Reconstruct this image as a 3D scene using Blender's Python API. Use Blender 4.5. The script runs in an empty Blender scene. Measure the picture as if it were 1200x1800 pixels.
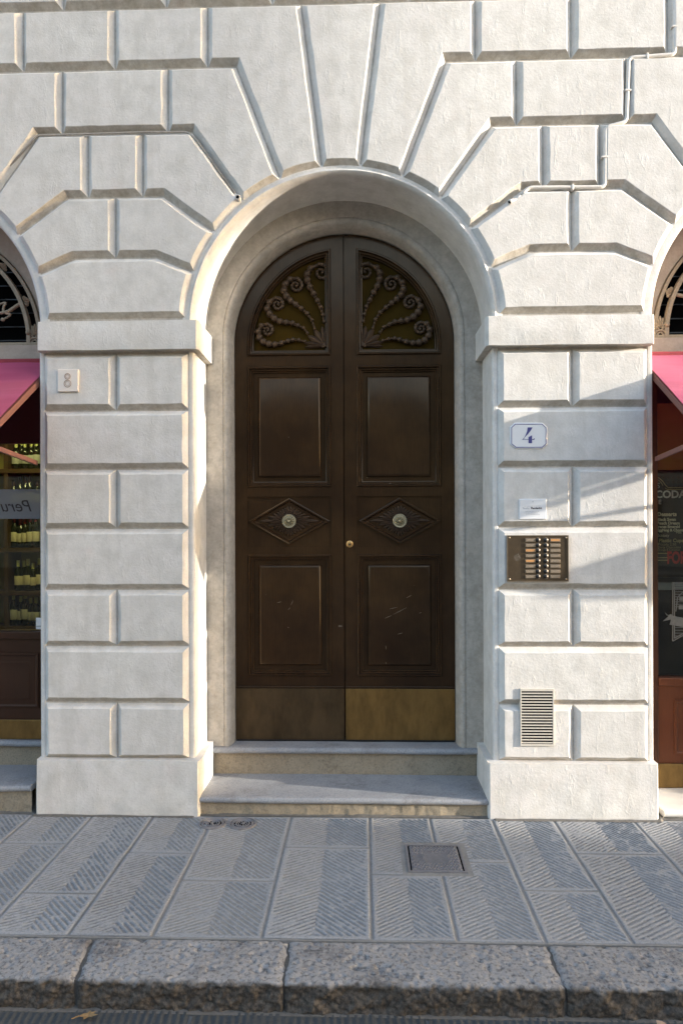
import bpy, bmesh, math, random
import numpy as np
from math import sin, cos, tan, pi, radians, sqrt, atan2, hypot
from mathutils import Vector, Matrix

random.seed(7)
RNG = np.random.default_rng(11)
S = bpy.context.scene
COL = S.collection

# ------------------------------------------------------------------ camera
YAW, ROLL = radians(1.75), radians(0.2)
CAM = Vector((4 * tan(YAW) - 0.004, -4.0, 1.7))
FW = Vector((-sin(YAW), cos(YAW), 0)); RT = Vector((cos(YAW), sin(YAW), 0)); UP = Vector((0, 0, 1))
cr = RT * cos(ROLL) - UP * sin(ROLL); cu = RT * sin(ROLL) + UP * cos(ROLL)
cam_data = bpy.data.cameras.new('camera')
cam = bpy.data.objects.new('camera', cam_data); COL.objects.link(cam)
cam.matrix_world = Matrix(((cr.x, cu.x, -FW.x, CAM.x), (cr.y, cu.y, -FW.y, CAM.y), (cr.z, cu.z, -FW.z, CAM.z), (0, 0, 0, 1)))
cam_data.lens = 24; cam_data.sensor_width = 36; cam_data.sensor_fit = 'AUTO'
cam_data.shift_y = 25 / 1800; cam_data.clip_start = 0.05; cam_data.clip_end = 2000
S.camera = cam

# ------------------------------------------------------------------ sky, sun, exposure
SUN_DIR = Vector((-1.0, 0.184, -0.175)).normalized()      # the way the light travels
w = bpy.data.worlds.new('World'); S.world = w; w.use_nodes = True
nt = w.node_tree; nt.nodes.clear()
sky = nt.nodes.new('ShaderNodeTexSky'); sky.sky_type = 'NISHITA'; sky.sun_disc = False
sky.sun_elevation = math.asin(-SUN_DIR.z)
sky.sun_rotation = atan2(-SUN_DIR.x, -SUN_DIR.y)
sky.air_density = 0.8; sky.dust_density = 2.6; sky.ozone_density = 0.25; sky.altitude = 50
bg = nt.nodes.new('ShaderNodeBackground'); bg.inputs['Strength'].default_value = 0.15
wo = nt.nodes.new('ShaderNodeOutputWorld')
nt.links.new(sky.outputs[0], bg.inputs[0]); nt.links.new(bg.outputs[0], wo.inputs[0])
sl = bpy.data.lights.new('sun', 'SUN'); sl.energy = 2.0; sl.angle = radians(0.55); sl.color = (1.0, 0.92, 0.81)
sun = bpy.data.objects.new('sun', sl); COL.objects.link(sun)
sun.rotation_euler = SUN_DIR.to_track_quat('-Z', 'Y').to_euler(); sun.location = (20, -4, 8)
S.view_settings.view_transform = 'Standard'; S.view_settings.look = 'None'
S.view_settings.gamma = 1.0; S.view_settings.use_curve_mapping = False
S.view_settings.exposure = 2.48

# ------------------------------------------------------------------ small maths
def at(px, py, y=0.0):
    """where the line of sight through a photo pixel meets the plane y = const"""
    u = (px - 600) / 1200; v = (925 - py) / 1200
    d = FW + RT * (u * cos(ROLL) + v * sin(ROLL)) + UP * (-u * sin(ROLL) + v * cos(ROLL))
    p = CAM + d * ((y - CAM.y) / d.y)
    return p.x, p.z

def vnoise(x, y, scale, seed):
    r = np.random.default_rng(seed).random((256, 256))
    x = np.asarray(x) * scale + 37.3; y = np.asarray(y) * scale + 81.7
    xi = np.floor(x).astype(int); yi = np.floor(y).astype(int)
    fx = x - xi; fy = y - yi
    fx = fx * fx * (3 - 2 * fx); fy = fy * fy * (3 - 2 * fy)
    a = r[xi % 256, yi % 256]; b = r[(xi + 1) % 256, yi % 256]
    c = r[xi % 256, (yi + 1) % 256]; d = r[(xi + 1) % 256, (yi + 1) % 256]
    return (a * (1 - fx) + b * fx) * (1 - fy) + (c * (1 - fx) + d * fx) * fy - 0.5

def fbm(x, y, scale, seed, octs=4, gain=0.55):
    s = 0; a = 1.0
    for i in range(octs):
        s = s + a * vnoise(x, y, scale * 2.03 ** i, seed + i); a *= gain
    return s

# ------------------------------------------------------------------ mesh helpers
class MB:
    def __init__(self): self.v = []; self.f = []; self.m = []
    def add(self, vs, fs, mi=0):
        n = len(self.v); self.v += [tuple(p) for p in vs]
        self.f += [tuple(i + n for i in f) for f in fs]; self.m += [mi] * len(fs)
        return self
    def box(self, x0, x1, y0, y1, z0, z1, mi=0):
        vs = [(x, y, z) for z in (z0, z1) for y in (y0, y1) for x in (x0, x1)]
        return self.add(vs, [(0, 2, 3, 1), (4, 5, 7, 6), (0, 1, 5, 4), (2, 6, 7, 3), (1, 3, 7, 5), (0, 4, 6, 2)], mi)
    def prism(self, poly, y0, y1, mi=0):               # poly of (x, z), counter clockwise seen from -y
        n = len(poly)
        vs = [(x, y0, z) for x, z in poly] + [(x, y1, z) for x, z in poly]
        fs = [tuple(range(n)), tuple(range(2 * n - 1, n - 1, -1))] + [(i, i + n, (i + 1) % n + n, (i + 1) % n) for i in range(n)]
        return self.add(vs, fs, mi)
    def loops(self, rings, cap0=False, cap1=True, closed=True, mi=0):
        n = len(rings[0]); vs = [p for r in rings for p in r]; fs = []
        for k in range(len(rings) - 1):
            for i in range(n if closed else n - 1):
                j = (i + 1) % n
                fs.append((k * n + i, k * n + j, (k + 1) * n + j, (k + 1) * n + i))
        if cap1: fs.append(tuple(range((len(rings) - 1) * n, len(rings) * n)))
        if cap0: fs.append(tuple(range(n - 1, -1, -1)))
        return self.add(vs, fs, mi)
    def tube(self, path, rad, seg=8, mi=0, cap=True):
        P = [Vector(p) for p in path]; n = len(P)
        rr = rad if isinstance(rad, (list, tuple)) else [rad] * n
        rings = []; prev = None
        for i in range(n):
            t = (P[min(i + 1, n - 1)] - P[max(i - 1, 0)]).normalized()
            if prev is None:
                a = Vector((0, 1, 0)) if abs(t.y) < 0.9 else Vector((1, 0, 0))
                u = t.cross(a).normalized()
            else:
                u = (prev - t * prev.dot(t)).normalized()
            prev = u; b = t.cross(u)
            rings.append([tuple(P[i] + (u * cos(2 * pi * k / seg) + b * sin(2 * pi * k / seg)) * rr[i]) for k in range(seg)])
        return self.loops(rings, cap, cap, True, mi)
    def ball(self, c, r, seg=10, rows=6, sq=(1, 1, 1), mi=0):
        rings = []
        for i in range(1, rows):
            th = pi * i / rows
            rings.append([(c[0] + r * sq[0] * sin(th) * cos(2 * pi * k / seg), c[1] + r * sq[1] * sin(th) * sin(2 * pi * k / seg), c[2] + r * sq[2] * cos(th)) for k in range(seg)])
        return self.loops(rings[::-1], True, True, True, mi)
    def lathe(self, prof, c=(0, 0, 0), seg=16, axis='z', mi=0):     # prof of (r, h)
        rings = []
        for r, h in prof:
            ring = []
            for k in range(seg):
                a = 2 * pi * k / seg
                if axis == 'z': ring.append((c[0] + r * cos(a), c[1] + r * sin(a), c[2] + h))
                else: ring.append((c[0] + r * cos(a), c[1] + h, c[2] + r * sin(a)))
            rings.append(ring)
        return self.loops(rings, True, True, True, mi)
    def petal(self, base, tip, wid, y0, hgt, mi=0):                 # a raised leaf in the xz plane, ridge in the middle
        bx, bz = base; tx, tz = tip; L = hypot(tx - bx, tz - bz); ux, uz = (tx - bx) / L, (tz - bz) / L; nx, nz = -uz, ux
        vs = []
        for t, w_, h in ((0, .35, .6), (.35, .8, 1.0), (.7, 1.0, .9), (.9, .6, .6), (1, .08, .15)):
            for s, hh in ((-1, 0), (-.5, .7), (0, 1), (.5, .7), (1, 0)):
                vs.append((bx + ux * L * t + nx * s * wid * w_, y0 - hgt * h * hh, bz + uz * L * t + nz * s * wid * w_))
        fs = []
        for i in range(4):
            for j in range(4):
                a = i * 5 + j; fs.append((a, a + 1, a + 6, a + 5))
        return self.add(vs, fs, mi)

ORIGIN = {}
def org(o):
    p = Vector((0, 0, 0))
    while o is not None:
        p += o.location; o = o.parent
    return p

def put(name, mb, mats, parent=None, smooth=False, bevel=0.0, origin=None, auto=None):
    me = bpy.data.meshes.new(name)
    o0 = org(parent) if parent is not None else Vector(origin or (0, 0, 0))
    me.from_pydata([(x - o0.x, y - o0.y, z - o0.z) for x, y, z in mb.v], [], mb.f)
    for m in (mats if isinstance(mats, (list, tuple)) else [mats]): me.materials.append(m)
    me.polygons.foreach_set('material_index', mb.m)
    bm = bmesh.new(); bm.from_mesh(me); bmesh.ops.recalc_face_normals(bm, faces=bm.faces); bm.to_mesh(me); bm.free()
    if smooth: me.polygons.foreach_set('use_smooth', [True] * len(me.polygons))
    if auto:
        me.polygons.foreach_set('use_smooth', [True] * len(me.polygons)); me.set_sharp_from_angle(angle=radians(auto))
    me.update()
    o = bpy.data.objects.new(name, me); COL.objects.link(o)
    if parent is not None: o.parent = parent
    else: o.location = o0
    if bevel:
        b = o.modifiers.new('bevel', 'BEVEL'); b.width = bevel; b.segments = 2; b.limit_method = 'ANGLE'; b.angle_limit = radians(40)
    return o

def grid_obj(name, V, nu, nv, mats, parent=None, mask=None, smooth=True, attr=None):
    """V: (nu, nv, 3) array of points"""
    o0 = org(parent) if parent is not None else Vector((0, 0, 0))
    V = V.reshape(-1, 3) - np.array(o0)
    i, j = np.meshgrid(np.arange(nu - 1), np.arange(nv - 1), indexing='ij')
    a = i * nv + j
    q = np.stack([a, a + nv, a + nv + 1, a + 1], -1).reshape(-1, 4)
    if mask is not None: q = q[mask.reshape(-1)]
    me = bpy.data.meshes.new(name)
    me.vertices.add(len(V)); me.vertices.foreach_set('co', V.astype(np.float32).ravel())
    me.loops.add(q.size); me.loops.foreach_set('vertex_index', q.astype(np.int32).ravel())
    me.polygons.add(len(q)); me.polygons.foreach_set('loop_start', np.arange(0, q.size, 4, dtype=np.int32))
    me.update(calc_edges=True)
    me.polygons.foreach_set('use_smooth', [smooth] * len(q))
    for m in (mats if isinstance(mats, (list, tuple)) else [mats]): me.materials.append(m)
    if attr is not None:
        at_ = me.attributes.new('soil', 'FLOAT', 'POINT'); at_.data.foreach_set('value', attr.astype(np.float32).ravel())
    me.validate(); me.update()
    o = bpy.data.objects.new(name, me); COL.objects.link(o)
    if parent is not None: o.parent = parent
    return o

def tag(o, label=None, cat=None, group=None, kind=None):
    if label: o['label'] = label
    if cat: o['category'] = cat
    if group: o['group'] = group
    if kind: o['kind'] = kind
    return o

def thing(name, loc, label=None, cat=None, group=None, kind=None):
    o = bpy.data.objects.new(name, None); COL.objects.link(o); o.location = loc; o.empty_display_size = 0.1
    return tag(o, label, cat, group, kind)

def copy_tree(o, parent=None):
    c = o.copy(); COL.objects.link(c)
    if parent is not None: c.parent = parent
    for ch in list(o.children): copy_tree(ch, c)
    return c

def text_mb(s, size, x, z, y, align='LEFT', thick=0.0008, shear=0.0, mirror=False, bold=0.0, mi=0, mb=None, sx=1.0):
    cu_ = bpy.data.curves.new('text', 'FONT'); cu_.body = s; cu_.size = size; cu_.align_x = align
    cu_.shear = shear; cu_.offset = bold; cu_.resolution_u = 3
    ob = bpy.data.objects.new('text', cu_); COL.objects.link(ob)
    dg = bpy.context.evaluated_depsgraph_get()
    me = bpy.data.meshes.new_from_object(ob.evaluated_get(dg))
    mb = mb or MB(); k = -1 if mirror else 1
    mb.add([(x + k * v.co.x * sx, y, z + v.co.y) for v in me.vertices], [tuple(p.vertices) for p in me.polygons], mi)
    bpy.data.objects.remove(ob); bpy.data.curves.remove(cu_); bpy.data.meshes.remove(me)
    return mb

# ------------------------------------------------------------------ materials
def mat(name): 
    m = bpy.data.materials.new(name); m.use_nodes = True
    n = m.node_tree; p = n.nodes['Principled BSDF']
    return m, n, p
def N(n, t, **k):
    o = n.nodes.new(t)
    for a, b in k.items():
        if a in o.inputs.keys(): o.inputs[a].default_value = b
        else: setattr(o, a, b)
    return o
def pos(n):
    return N(n, 'ShaderNodeNewGeometry').outputs['Position']
def noise(n, scale, detail=4, rough=0.55, vec=None, stretch=None):
    t = N(n, 'ShaderNodeTexNoise'); t.inputs['Scale'].default_value = scale
    t.inputs['Detail'].default_value = detail; t.inputs['Roughness'].default_value = rough
    v = vec or pos(n)
    if stretch:
        mp = N(n, 'ShaderNodeMapping'); mp.inputs['Scale'].default_value = stretch
        n.links.new(v, mp.inputs[0]); v = mp.outputs[0]
    n.links.new(v, t.inputs['Vector'])
    return t.outputs['Fac']
def ramp(n, fac, stops):
    r = N(n, 'ShaderNodeValToRGB'); e = r.color_ramp.elements
    while len(e) < len(stops): e.new(0.5)
    for i, (p_, c) in enumerate(stops):
        e[i].position = p_; e[i].color = (*c, 1) if len(c) == 3 else c
    n.links.new(fac, r.inputs[0]); return r.outputs[0]
def mixc(n, fac, a, b, mode='MIX'):
    m_ = N(n, 'ShaderNodeMix', data_type='RGBA', blend_type=mode)
    for sock, v in ((0, fac), (6, a), (7, b)):
        if isinstance(v, (int, float)): m_.inputs[sock].default_value = v
        elif isinstance(v, tuple): m_.inputs[sock].default_value = (*v, 1) if len(v) == 3 else v
        else: n.links.new(v, m_.inputs[sock])
    return m_.outputs[2]
def mth(n, op, a, b=0.0):
    m_ = N(n, 'ShaderNodeMath', operation=op)
    for i, v in enumerate((a, b)):
        if isinstance(v, (int, float)): m_.inputs[i].default_value = v
        else: n.links.new(v, m_.inputs[i])
    return m_.outputs[0]
def bump(n, p, h, strength=0.5, dist=0.002, prev=None):
    b = N(n, 'ShaderNodeBump'); b.inputs['Strength'].default_value = strength; b.inputs['Distance'].default_value = dist
    n.links.new(h, b.inputs['Height'])
    if prev is not None: n.links.new(prev, b.inputs['Normal'])
    if p is not None: n.links.new(b.outputs[0], p.inputs['Normal'])
    return b.outputs[0]

def make_stucco(name, base, grime, amount, rough=0.9, bumpk=1.0):
    m, n, p = mat(name)
    big = noise(n, 1.7, 4, 0.6); mid = noise(n, 9, 5, 0.6); fine = noise(n, 70, 5, 0.65); spot = noise(n, 150, 3, 0.7)
    rnd = N(n, 'ShaderNodeObjectInfo').outputs['Random']
    c = mixc(n, ramp(n, big, [(0.35, (0, 0, 0)), (0.7, (1, 1, 1))]), base, tuple(b * k for b, k in zip(base, (0.93, 0.91, 0.92))))
    c = mixc(n, ramp(n, mid, [(0.40, (0, 0, 0)), (0.70, (1, 1, 1))]), c, tuple(b * k for b, k in zip(base, (0.78, 0.775, 0.765))))
    strk = ramp(n, noise(n, 5, 5, 0.65, stretch=(2.2, 2.2, 0.28)), [(0.50, (0, 0, 0)), (0.72, (1, 1, 1))])
    c = mixc(n, mth(n, 'MULTIPLY', strk, 0.42), c, tuple(b * k for b, k in zip(base, (0.66, 0.64, 0.61))))
    chip = ramp(n, noise(n, 34, 3, 0.5), [(0.735, (0, 0, 0)), (0.755, (1, 1, 1))])
    c = mixc(n, mth(n, 'MULTIPLY', chip, 0.5), c, tuple(b * 0.5 for b in base))
    c = mixc(n, mth(n, 'MULTIPLY', ramp(n, fine, [(0.50, (0, 0, 0)), (0.68, (1, 1, 1))]), 0.30), c, tuple(b * 0.62 for b in base))
    c = mixc(n, mth(n, 'MULTIPLY', rnd, 0.26), c, tuple(b * 0.74 for b in base))
    blot = ramp(n, noise(n, 5.5, 4, 0.6), [(0.60, (0, 0, 0)), (0.74, (1, 1, 1))])
    c = mixc(n, mth(n, 'MULTIPLY', blot, 0.12), c, (0.70, 0.52, 0.47))
    # dirt that has gathered in patches
    g = mth(n, 'MULTIPLY', ramp(n, noise(n, 26, 6, 0.75), [(0.40, (0, 0, 0)), (0.62, (1, 1, 1))]), amount)
    c = mixc(n, g, c, grime)
    n.links.new(c, p.inputs['Base Color']); p.inputs['Roughness'].default_value = rough
    p.inputs['Specular IOR Level'].default_value = 0.25
    b1 = bump(n, None, noise(n, 12, 3, 0.5), 0.16 * bumpk, 0.006)
    b2 = bump(n, None, fine, 0.65 * bumpk, 0.0024, b1)
    vor = N(n, 'ShaderNodeTexNoise'); vor.inputs['Scale'].default_value = 230; vor.inputs['Detail'].default_value = 3
    n.links.new(pos(n), vor.inputs['Vector'])
    # short trowel marks and nicks
    mk = ramp(n, noise(n, 22, 3, 0.5, stretch=(1.0, 1.0, 0.35)), [(0.60, (0, 0, 0)), (0.66, (1, 1, 1)), (0.70, (0, 0, 0))])
    b3 = bump(n, None, mk, 0.22 * bumpk, 0.0025, b2)
    bump(n, p, vor.outputs['Fac'], 0.35 * bumpk, 0.0010, b3)
    return m
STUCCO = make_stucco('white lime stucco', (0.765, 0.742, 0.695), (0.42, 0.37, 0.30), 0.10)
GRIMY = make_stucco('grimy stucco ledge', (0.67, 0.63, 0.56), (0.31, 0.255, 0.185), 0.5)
FRAME_ST = make_stucco('beige render surround', (0.55, 0.505, 0.44), (0.22, 0.19, 0.15), 0.35, bumpk=0.6)
LINTEL_ST = make_stucco('tan lintel render', (0.50, 0.42, 0.34), (0.30, 0.24, 0.18), 0.25, bumpk=0.5)

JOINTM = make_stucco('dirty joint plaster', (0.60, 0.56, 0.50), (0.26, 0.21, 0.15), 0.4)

def make_wood(name, base, rough, warm=(0.05, 0.033, 0.02)):
    m, n, p = mat(name)
    g = noise(n, 18, 5, 0.6, stretch=(9, 9, 0.5)); b = noise(n, 3.2, 4, 0.6)
    c = mixc(n, ramp(n, b, [(0.35, (0, 0, 0)), (0.7, (1, 1, 1))]), base, warm)
    c = mixc(n, mth(n, 'MULTIPLY', ramp(n, g, [(0.45, (0, 0, 0)), (0.7, (1, 1, 1))]), 0.35), c, tuple(x * 0.55 for x in base))
    # chips and scratches in the paint
    sc = ramp(n, noise(n, 32, 2, 0.4, stretch=(0.5, 1, 1.4)), [(0.795, (0, 0, 0)), (0.81, (1, 1, 1))])
    c = mixc(n, mth(n, 'MULTIPLY', sc, 0.5), c, (0.30, 0.26, 0.20))
    n.links.new(c, p.inputs['Base Color'])
    r = ramp(n, noise(n, 6, 5, 0.7), [(0.3, (rough * 0.75,) * 3), (0.75, (rough * 1.45,) * 3)])
    n.links.new(r, p.inputs['Roughness']); p.inputs['Specular IOR Level'].default_value = 0.5; p.inputs['Specular Tint'].default_value = (1.0, 0.76, 0.52, 1)
    b1 = bump(n, None, noise(n, 5, 3), 0.25, 0.004)
    bump(n, p, g, 0.10, 0.0008, b1)
    return m
WOOD = make_wood('brown gloss door paint', (0.023, 0.0120, 0.007), 0.17, (0.048, 0.026, 0.012))
CARVE = make_wood('brown carved wood', (0.062, 0.041, 0.028), 0.36, (0.085, 0.056, 0.038))
SHOPWOOD = make_wood('red brown shop joinery', (0.085, 0.026, 0.014), 0.35, (0.10, 0.032, 0.016))
DARKWOOD = make_wood('dark shop joinery', (0.035, 0.014, 0.010), 0.4, (0.045, 0.018, 0.012))

def simple(name, base, rough=0.5, metal=0.0, nz=0.25, scale=30, bmp=0.1, spec=0.5, emit=None, trans=0.0):
    m, n, p = mat(name)
    f = noise(n, scale, 5, 0.6)
    c = mixc(n, mth(n, 'MULTIPLY', ramp(n, f, [(0.35, (0, 0, 0)), (0.7, (1, 1, 1))]), nz), base, tuple(b * 0.45 for b in base))
    n.links.new(c, p.inputs['Base Color'])
    p.inputs['Roughness'].default_value = rough; p.inputs['Metallic'].default_value = metal
    p.inputs['Specular IOR Level'].default_value = spec
    if bmp: bump(n, p, noise(n, scale * 3, 4), bmp, 0.002)
    if emit: 
        p.inputs['Emission Color'].default_value = (*emit[0], 1); p.inputs['Emission Strength'].default_value = emit[1]
    return m
def make_brass(name, base, rough):
    m, n, p = mat(name)
    f = noise(n, 7, 6, 0.7, stretch=(1.6, 1, 0.6))
    c = mixc(n, ramp(n, f, [(0.38, (0, 0, 0)), (0.66, (1, 1, 1))]), base, tuple(b * 0.62 for b in base))
    n.links.new(c, p.inputs['Base Color']); p.inputs['Metallic'].default_value = 0.75
    n.links.new(ramp(n, noise(n, 12, 5, 0.7), [(0.3, (rough * 0.8,) * 3), (0.7, (rough * 1.3,) * 3)]), p.inputs['Roughness'])
    b1 = bump(n, None, noise(n, 4, 3), 0.3, 0.004)
    bump(n, p, noise(n, 40, 4, 0.6, stretch=(0.3, 1, 4)), 0.12, 0.0006, b1)
    return m
BRASS = make_brass('dull brass sheet', (0.30, 0.18, 0.06), 0.34)
BRASS_DK = make_brass('tarnished brass sheet', (0.125, 0.082, 0.042), 0.42)
BOSS = simple('pale brass', (0.60, 0.52, 0.34), 0.42, 0.6, 0.85, 160)
KEYBR = simple('gold brass', (0.70, 0.42, 0.16), 0.3, 0.8, 0.2, 60)
AMBER = simple('olive amber backing', (0.050, 0.029, 0.002), 0.7, 0.0, 0.4, 8, 0.1, 0.08)
BRONZE = simple('brown bronze plate', (0.13, 0.095, 0.06), 0.38, 0.7, 0.4, 25)
RIM = simple('light bronze rim', (0.36, 0.29, 0.21), 0.35, 0.8, 0.2, 60)
PAPER = simple('name card', (0.27, 0.21, 0.145), 0.5, 0, 0.4, 200)
PAPER_OR = simple('orange name card', (0.58, 0.28, 0.10), 0.5, 0, 0.3, 200)
BLACK = simple('black plastic', (0.012, 0.011, 0.010), 0.3, 0, 0, 30)
HOLE = simple('dark hollow', (0.004, 0.004, 0.004), 0.9, 0, 0, 30, 0, 0.0)
ENAMEL = simple('white enamel', (0.80, 0.80, 0.80), 0.22, 0, 0.04, 20, 0.03)
BLUE = simple('blue enamel', (0.075, 0.075, 0.24), 0.3, 0, 0.15, 200, 0)
GREYINK = simple('grey print', (0.30, 0.31, 0.33), 0.6, 0, 0, 30, 0)
INK = simple('black print', (0.03, 0.03, 0.035), 0.6, 0, 0, 30, 0)
TILE = simple('cream ceramic tile', (0.74, 0.67, 0.60), 0.35, 0, 0.1, 20, 0.05)
TILEBR = simple('brown engraved line', (0.36, 0.26, 0.20), 0.6, 0, 0.2, 80, 0)
GRILLE = simple('cream painted metal', (0.62, 0.57, 0.49), 0.5, 0, 0.15, 60, 0.2)
CONDUIT = simple('painted conduit', (0.70, 0.66, 0.60), 0.5, 0, 0.2, 40, 0.2)
CABLE = simple('grimy cable', (0.42, 0.38, 0.33), 0.6, 0, 0.5, 60, 0.3)
IRON = simple('sandy cast iron', (0.36, 0.285, 0.195), 0.65, 0, 0.5, 60, 0.5)
TOP_BAND = simple('dark red top band', (0.30, 0.035, 0.045), 0.8, 0, 0.4, 20, 0.4)
ARMM = simple('brown painted bar', (0.20, 0.085, 0.065), 0.45, 0, 0.2, 40)
ETCH = simple('etched grey film', (0.15, 0.145, 0.13), 0.7, 0, 0.3, 60, 0)
WHITEP = simple('white lettering', (0.74, 0.70, 0.62), 0.6, 0, 0.15, 200, 0)
CREAMP = simple('cream chalk lettering', (0.78, 0.66, 0.44), 0.7, 0, 0.3, 250, 0)
REDP = simple('red lettering', (0.50, 0.035, 0.025), 0.5, 0, 0.15, 100, 0)
GOLDL = simple('gold line', (0.45, 0.33, 0.14), 0.5, 0, 0.2, 100, 0)
MARBLE = simple('worn white marble', (0.66, 0.64, 0.60), 0.5, 0, 0.25, 8, 0.15)
MORTAR = simple('grey mortar', (0.25, 0.245, 0.235), 0.9, 0, 0.45, 30, 0.6)
JOINT = simple('dirty joint filling', (0.15, 0.14, 0.125), 0.9, 0, 0.6, 40, 0.6)
CASTIRON = simple('worn cast iron', (0.22, 0.215, 0.225), 0.5, 0.1, 0.45, 60, 0.3)
LEAFM = simple('dry leaf', (0.33, 0.20, 0.08), 0.7, 0, 0.5, 60, 0.3)
PAPERL = simple('scrap of paper', (0.60, 0.36, 0.22), 0.7, 0, 0.4, 60, 0.2)
OCHRE = simple('ochre plaster', (0.46, 0.36, 0.23), 0.9, 0, 0.3, 2, 0.3)
CREAMW = simple('cream plaster', (0.52, 0.46, 0.37), 0.9, 0, 0.3, 2, 0.3)
GREYST = simple('grey stone trim', (0.33, 0.31, 0.28), 0.8, 0, 0.3, 6, 0.3)
SHUTTER = simple('green shutter paint', (0.05, 0.085, 0.06), 0.5, 0, 0.2, 20)
DARKGL = simple('dark window glass', (0.02, 0.022, 0.025), 0.06, 0, 0, 30, 0)
ROOF = simple('terracotta roof', (0.28, 0.13, 0.08), 0.85, 0, 0.5, 8, 0.5)
INTERIOR = simple('dim shop wall', (0.20, 0.15, 0.06), 0.8, 0, 0.4, 4, 0.2)
SHELFW = simple('oak shelf', (0.06, 0.036, 0.014), 0.5, 0, 0.4, 20, 0.2)
BACKP = simple('yellow cabinet back', (0.34, 0.30, 0.09), 0.6, 0, 0.3, 5, 0.1)
ORANGE = simple('orange brown panel', (0.62, 0.28, 0.07), 0.55, 0, 0.35, 5, 0.1)
BOARD = simple('black menu board', (0.036, 0.017, 0.010), 0.45, 0, 0.2, 20, 0.1)
TEALD = simple('dim brown panel', (0.05, 0.030, 0.018), 0.7, 0, 0.5, 9, 0.2)
BOTTLE = simple('dark bottle glass', (0.012, 0.016, 0.008), 0.08, 0, 0, 30, 0)
LABELM = simple('cream bottle label', (0.52, 0.48, 0.34), 0.7, 0, 0.15, 60, 0)
LABELW = simple('grey bottle label', (0.34, 0.34, 0.29), 0.7, 0, 0.2, 60, 0)
CAPG = simple('green capsule', (0.55, 0.58, 0.22), 0.35, 0.2, 0.1, 60, 0)
CAPD = simple('dark capsule', (0.05, 0.02, 0.015), 0.35, 0.2, 0.1, 60, 0)
CAPR = simple('red capsule', (0.30, 0.05, 0.03), 0.35, 0.2, 0.1, 60, 0)
LAMPM = simple('lit lamp diffuser', (0.8, 0.8, 0.7), 0.5, 0, 0, 30, 0, 0.5, ((1.0, 0.90, 0.38), 7.0))

def make_glass(name, tint, refl):
    m = bpy.data.materials.new(name); m.use_nodes = True; n = m.node_tree; n.nodes.clear()
    o = N(n, 'ShaderNodeOutputMaterial'); t = N(n, 'ShaderNodeBsdfTransparent'); t.inputs[0].default_value = (*tint, 1)
    g = N(n, 'ShaderNodeBsdfGlossy'); g.inputs['Roughness'].default_value = 0.01
    f = N(n, 'ShaderNodeFresnel'); f.inputs[0].default_value = refl
    b = N(n, 'ShaderNodeBump'); b.inputs['Strength'].default_value = 0.04; b.inputs['Distance'].default_value = 0.01
    n.links.new(noise(n, 1.5, 2), b.inputs['Height']); n.links.new(b.outputs[0], g.inputs['Normal'])
    x = N(n, 'ShaderNodeMixShader'); n.links.new(f.outputs[0], x.inputs[0]); n.links.new(t.outputs[0], x.inputs[1]); n.links.new(g.outputs[0], x.inputs[2])
    n.links.new(x.outputs[0], o.inputs[0]); return m
GLASS = make_glass('shop window glass', (0.90, 0.93, 0.90), 1.38)
def make_film():
    m = bpy.data.materials.new('frosted glass film'); m.use_nodes = True; n = m.node_tree; p = n.nodes['Principled BSDF']
    p.inputs['Base Color'].default_value = (0.33, 0.37, 0.42, 1); p.inputs['Roughness'].default_value = 0.5
    p.inputs['Alpha'].default_value = 0.62; return m
FILM = make_film()

def make_fabric():
    m, n, p = mat('pink awning canvas')
    f = noise(n, 5, 4, 0.6, stretch=(0.25, 1, 3)); 
    c = mixc(n, ramp(n, f, [(0.35, (0, 0, 0)), (0.7, (1, 1, 1))]), (0.42, 0.045, 0.125), (0.50, 0.075, 0.17))
    n.links.new(c, p.inputs['Base Color']); p.inputs['Roughness'].default_value = 0.5; p.inputs['Sheen Weight'].default_value = 0.2; p.inputs['Sheen Roughness'].default_value = 0.4
    wv = N(n, 'ShaderNodeTexWave'); wv.inputs['Scale'].default_value = 220; n.links.new(pos(n), wv.inputs['Vector'])
    bump(n, p, f, 0.3, 0.006)
    tr = N(n, 'ShaderNodeBsdfTranslucent'); n.links.new(c, tr.inputs[0])
    x = N(n, 'ShaderNodeMixShader'); x.inputs[0].default_value = 0.12
    out = n.nodes['Material Output']
    n.links.new(p.outputs[0], x.inputs[1]); n.links.new(tr.outputs[0], x.inputs[2]); n.links.new(x.outputs[0], out.inputs[0])
    return m
FABRIC = make_fabric()

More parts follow.
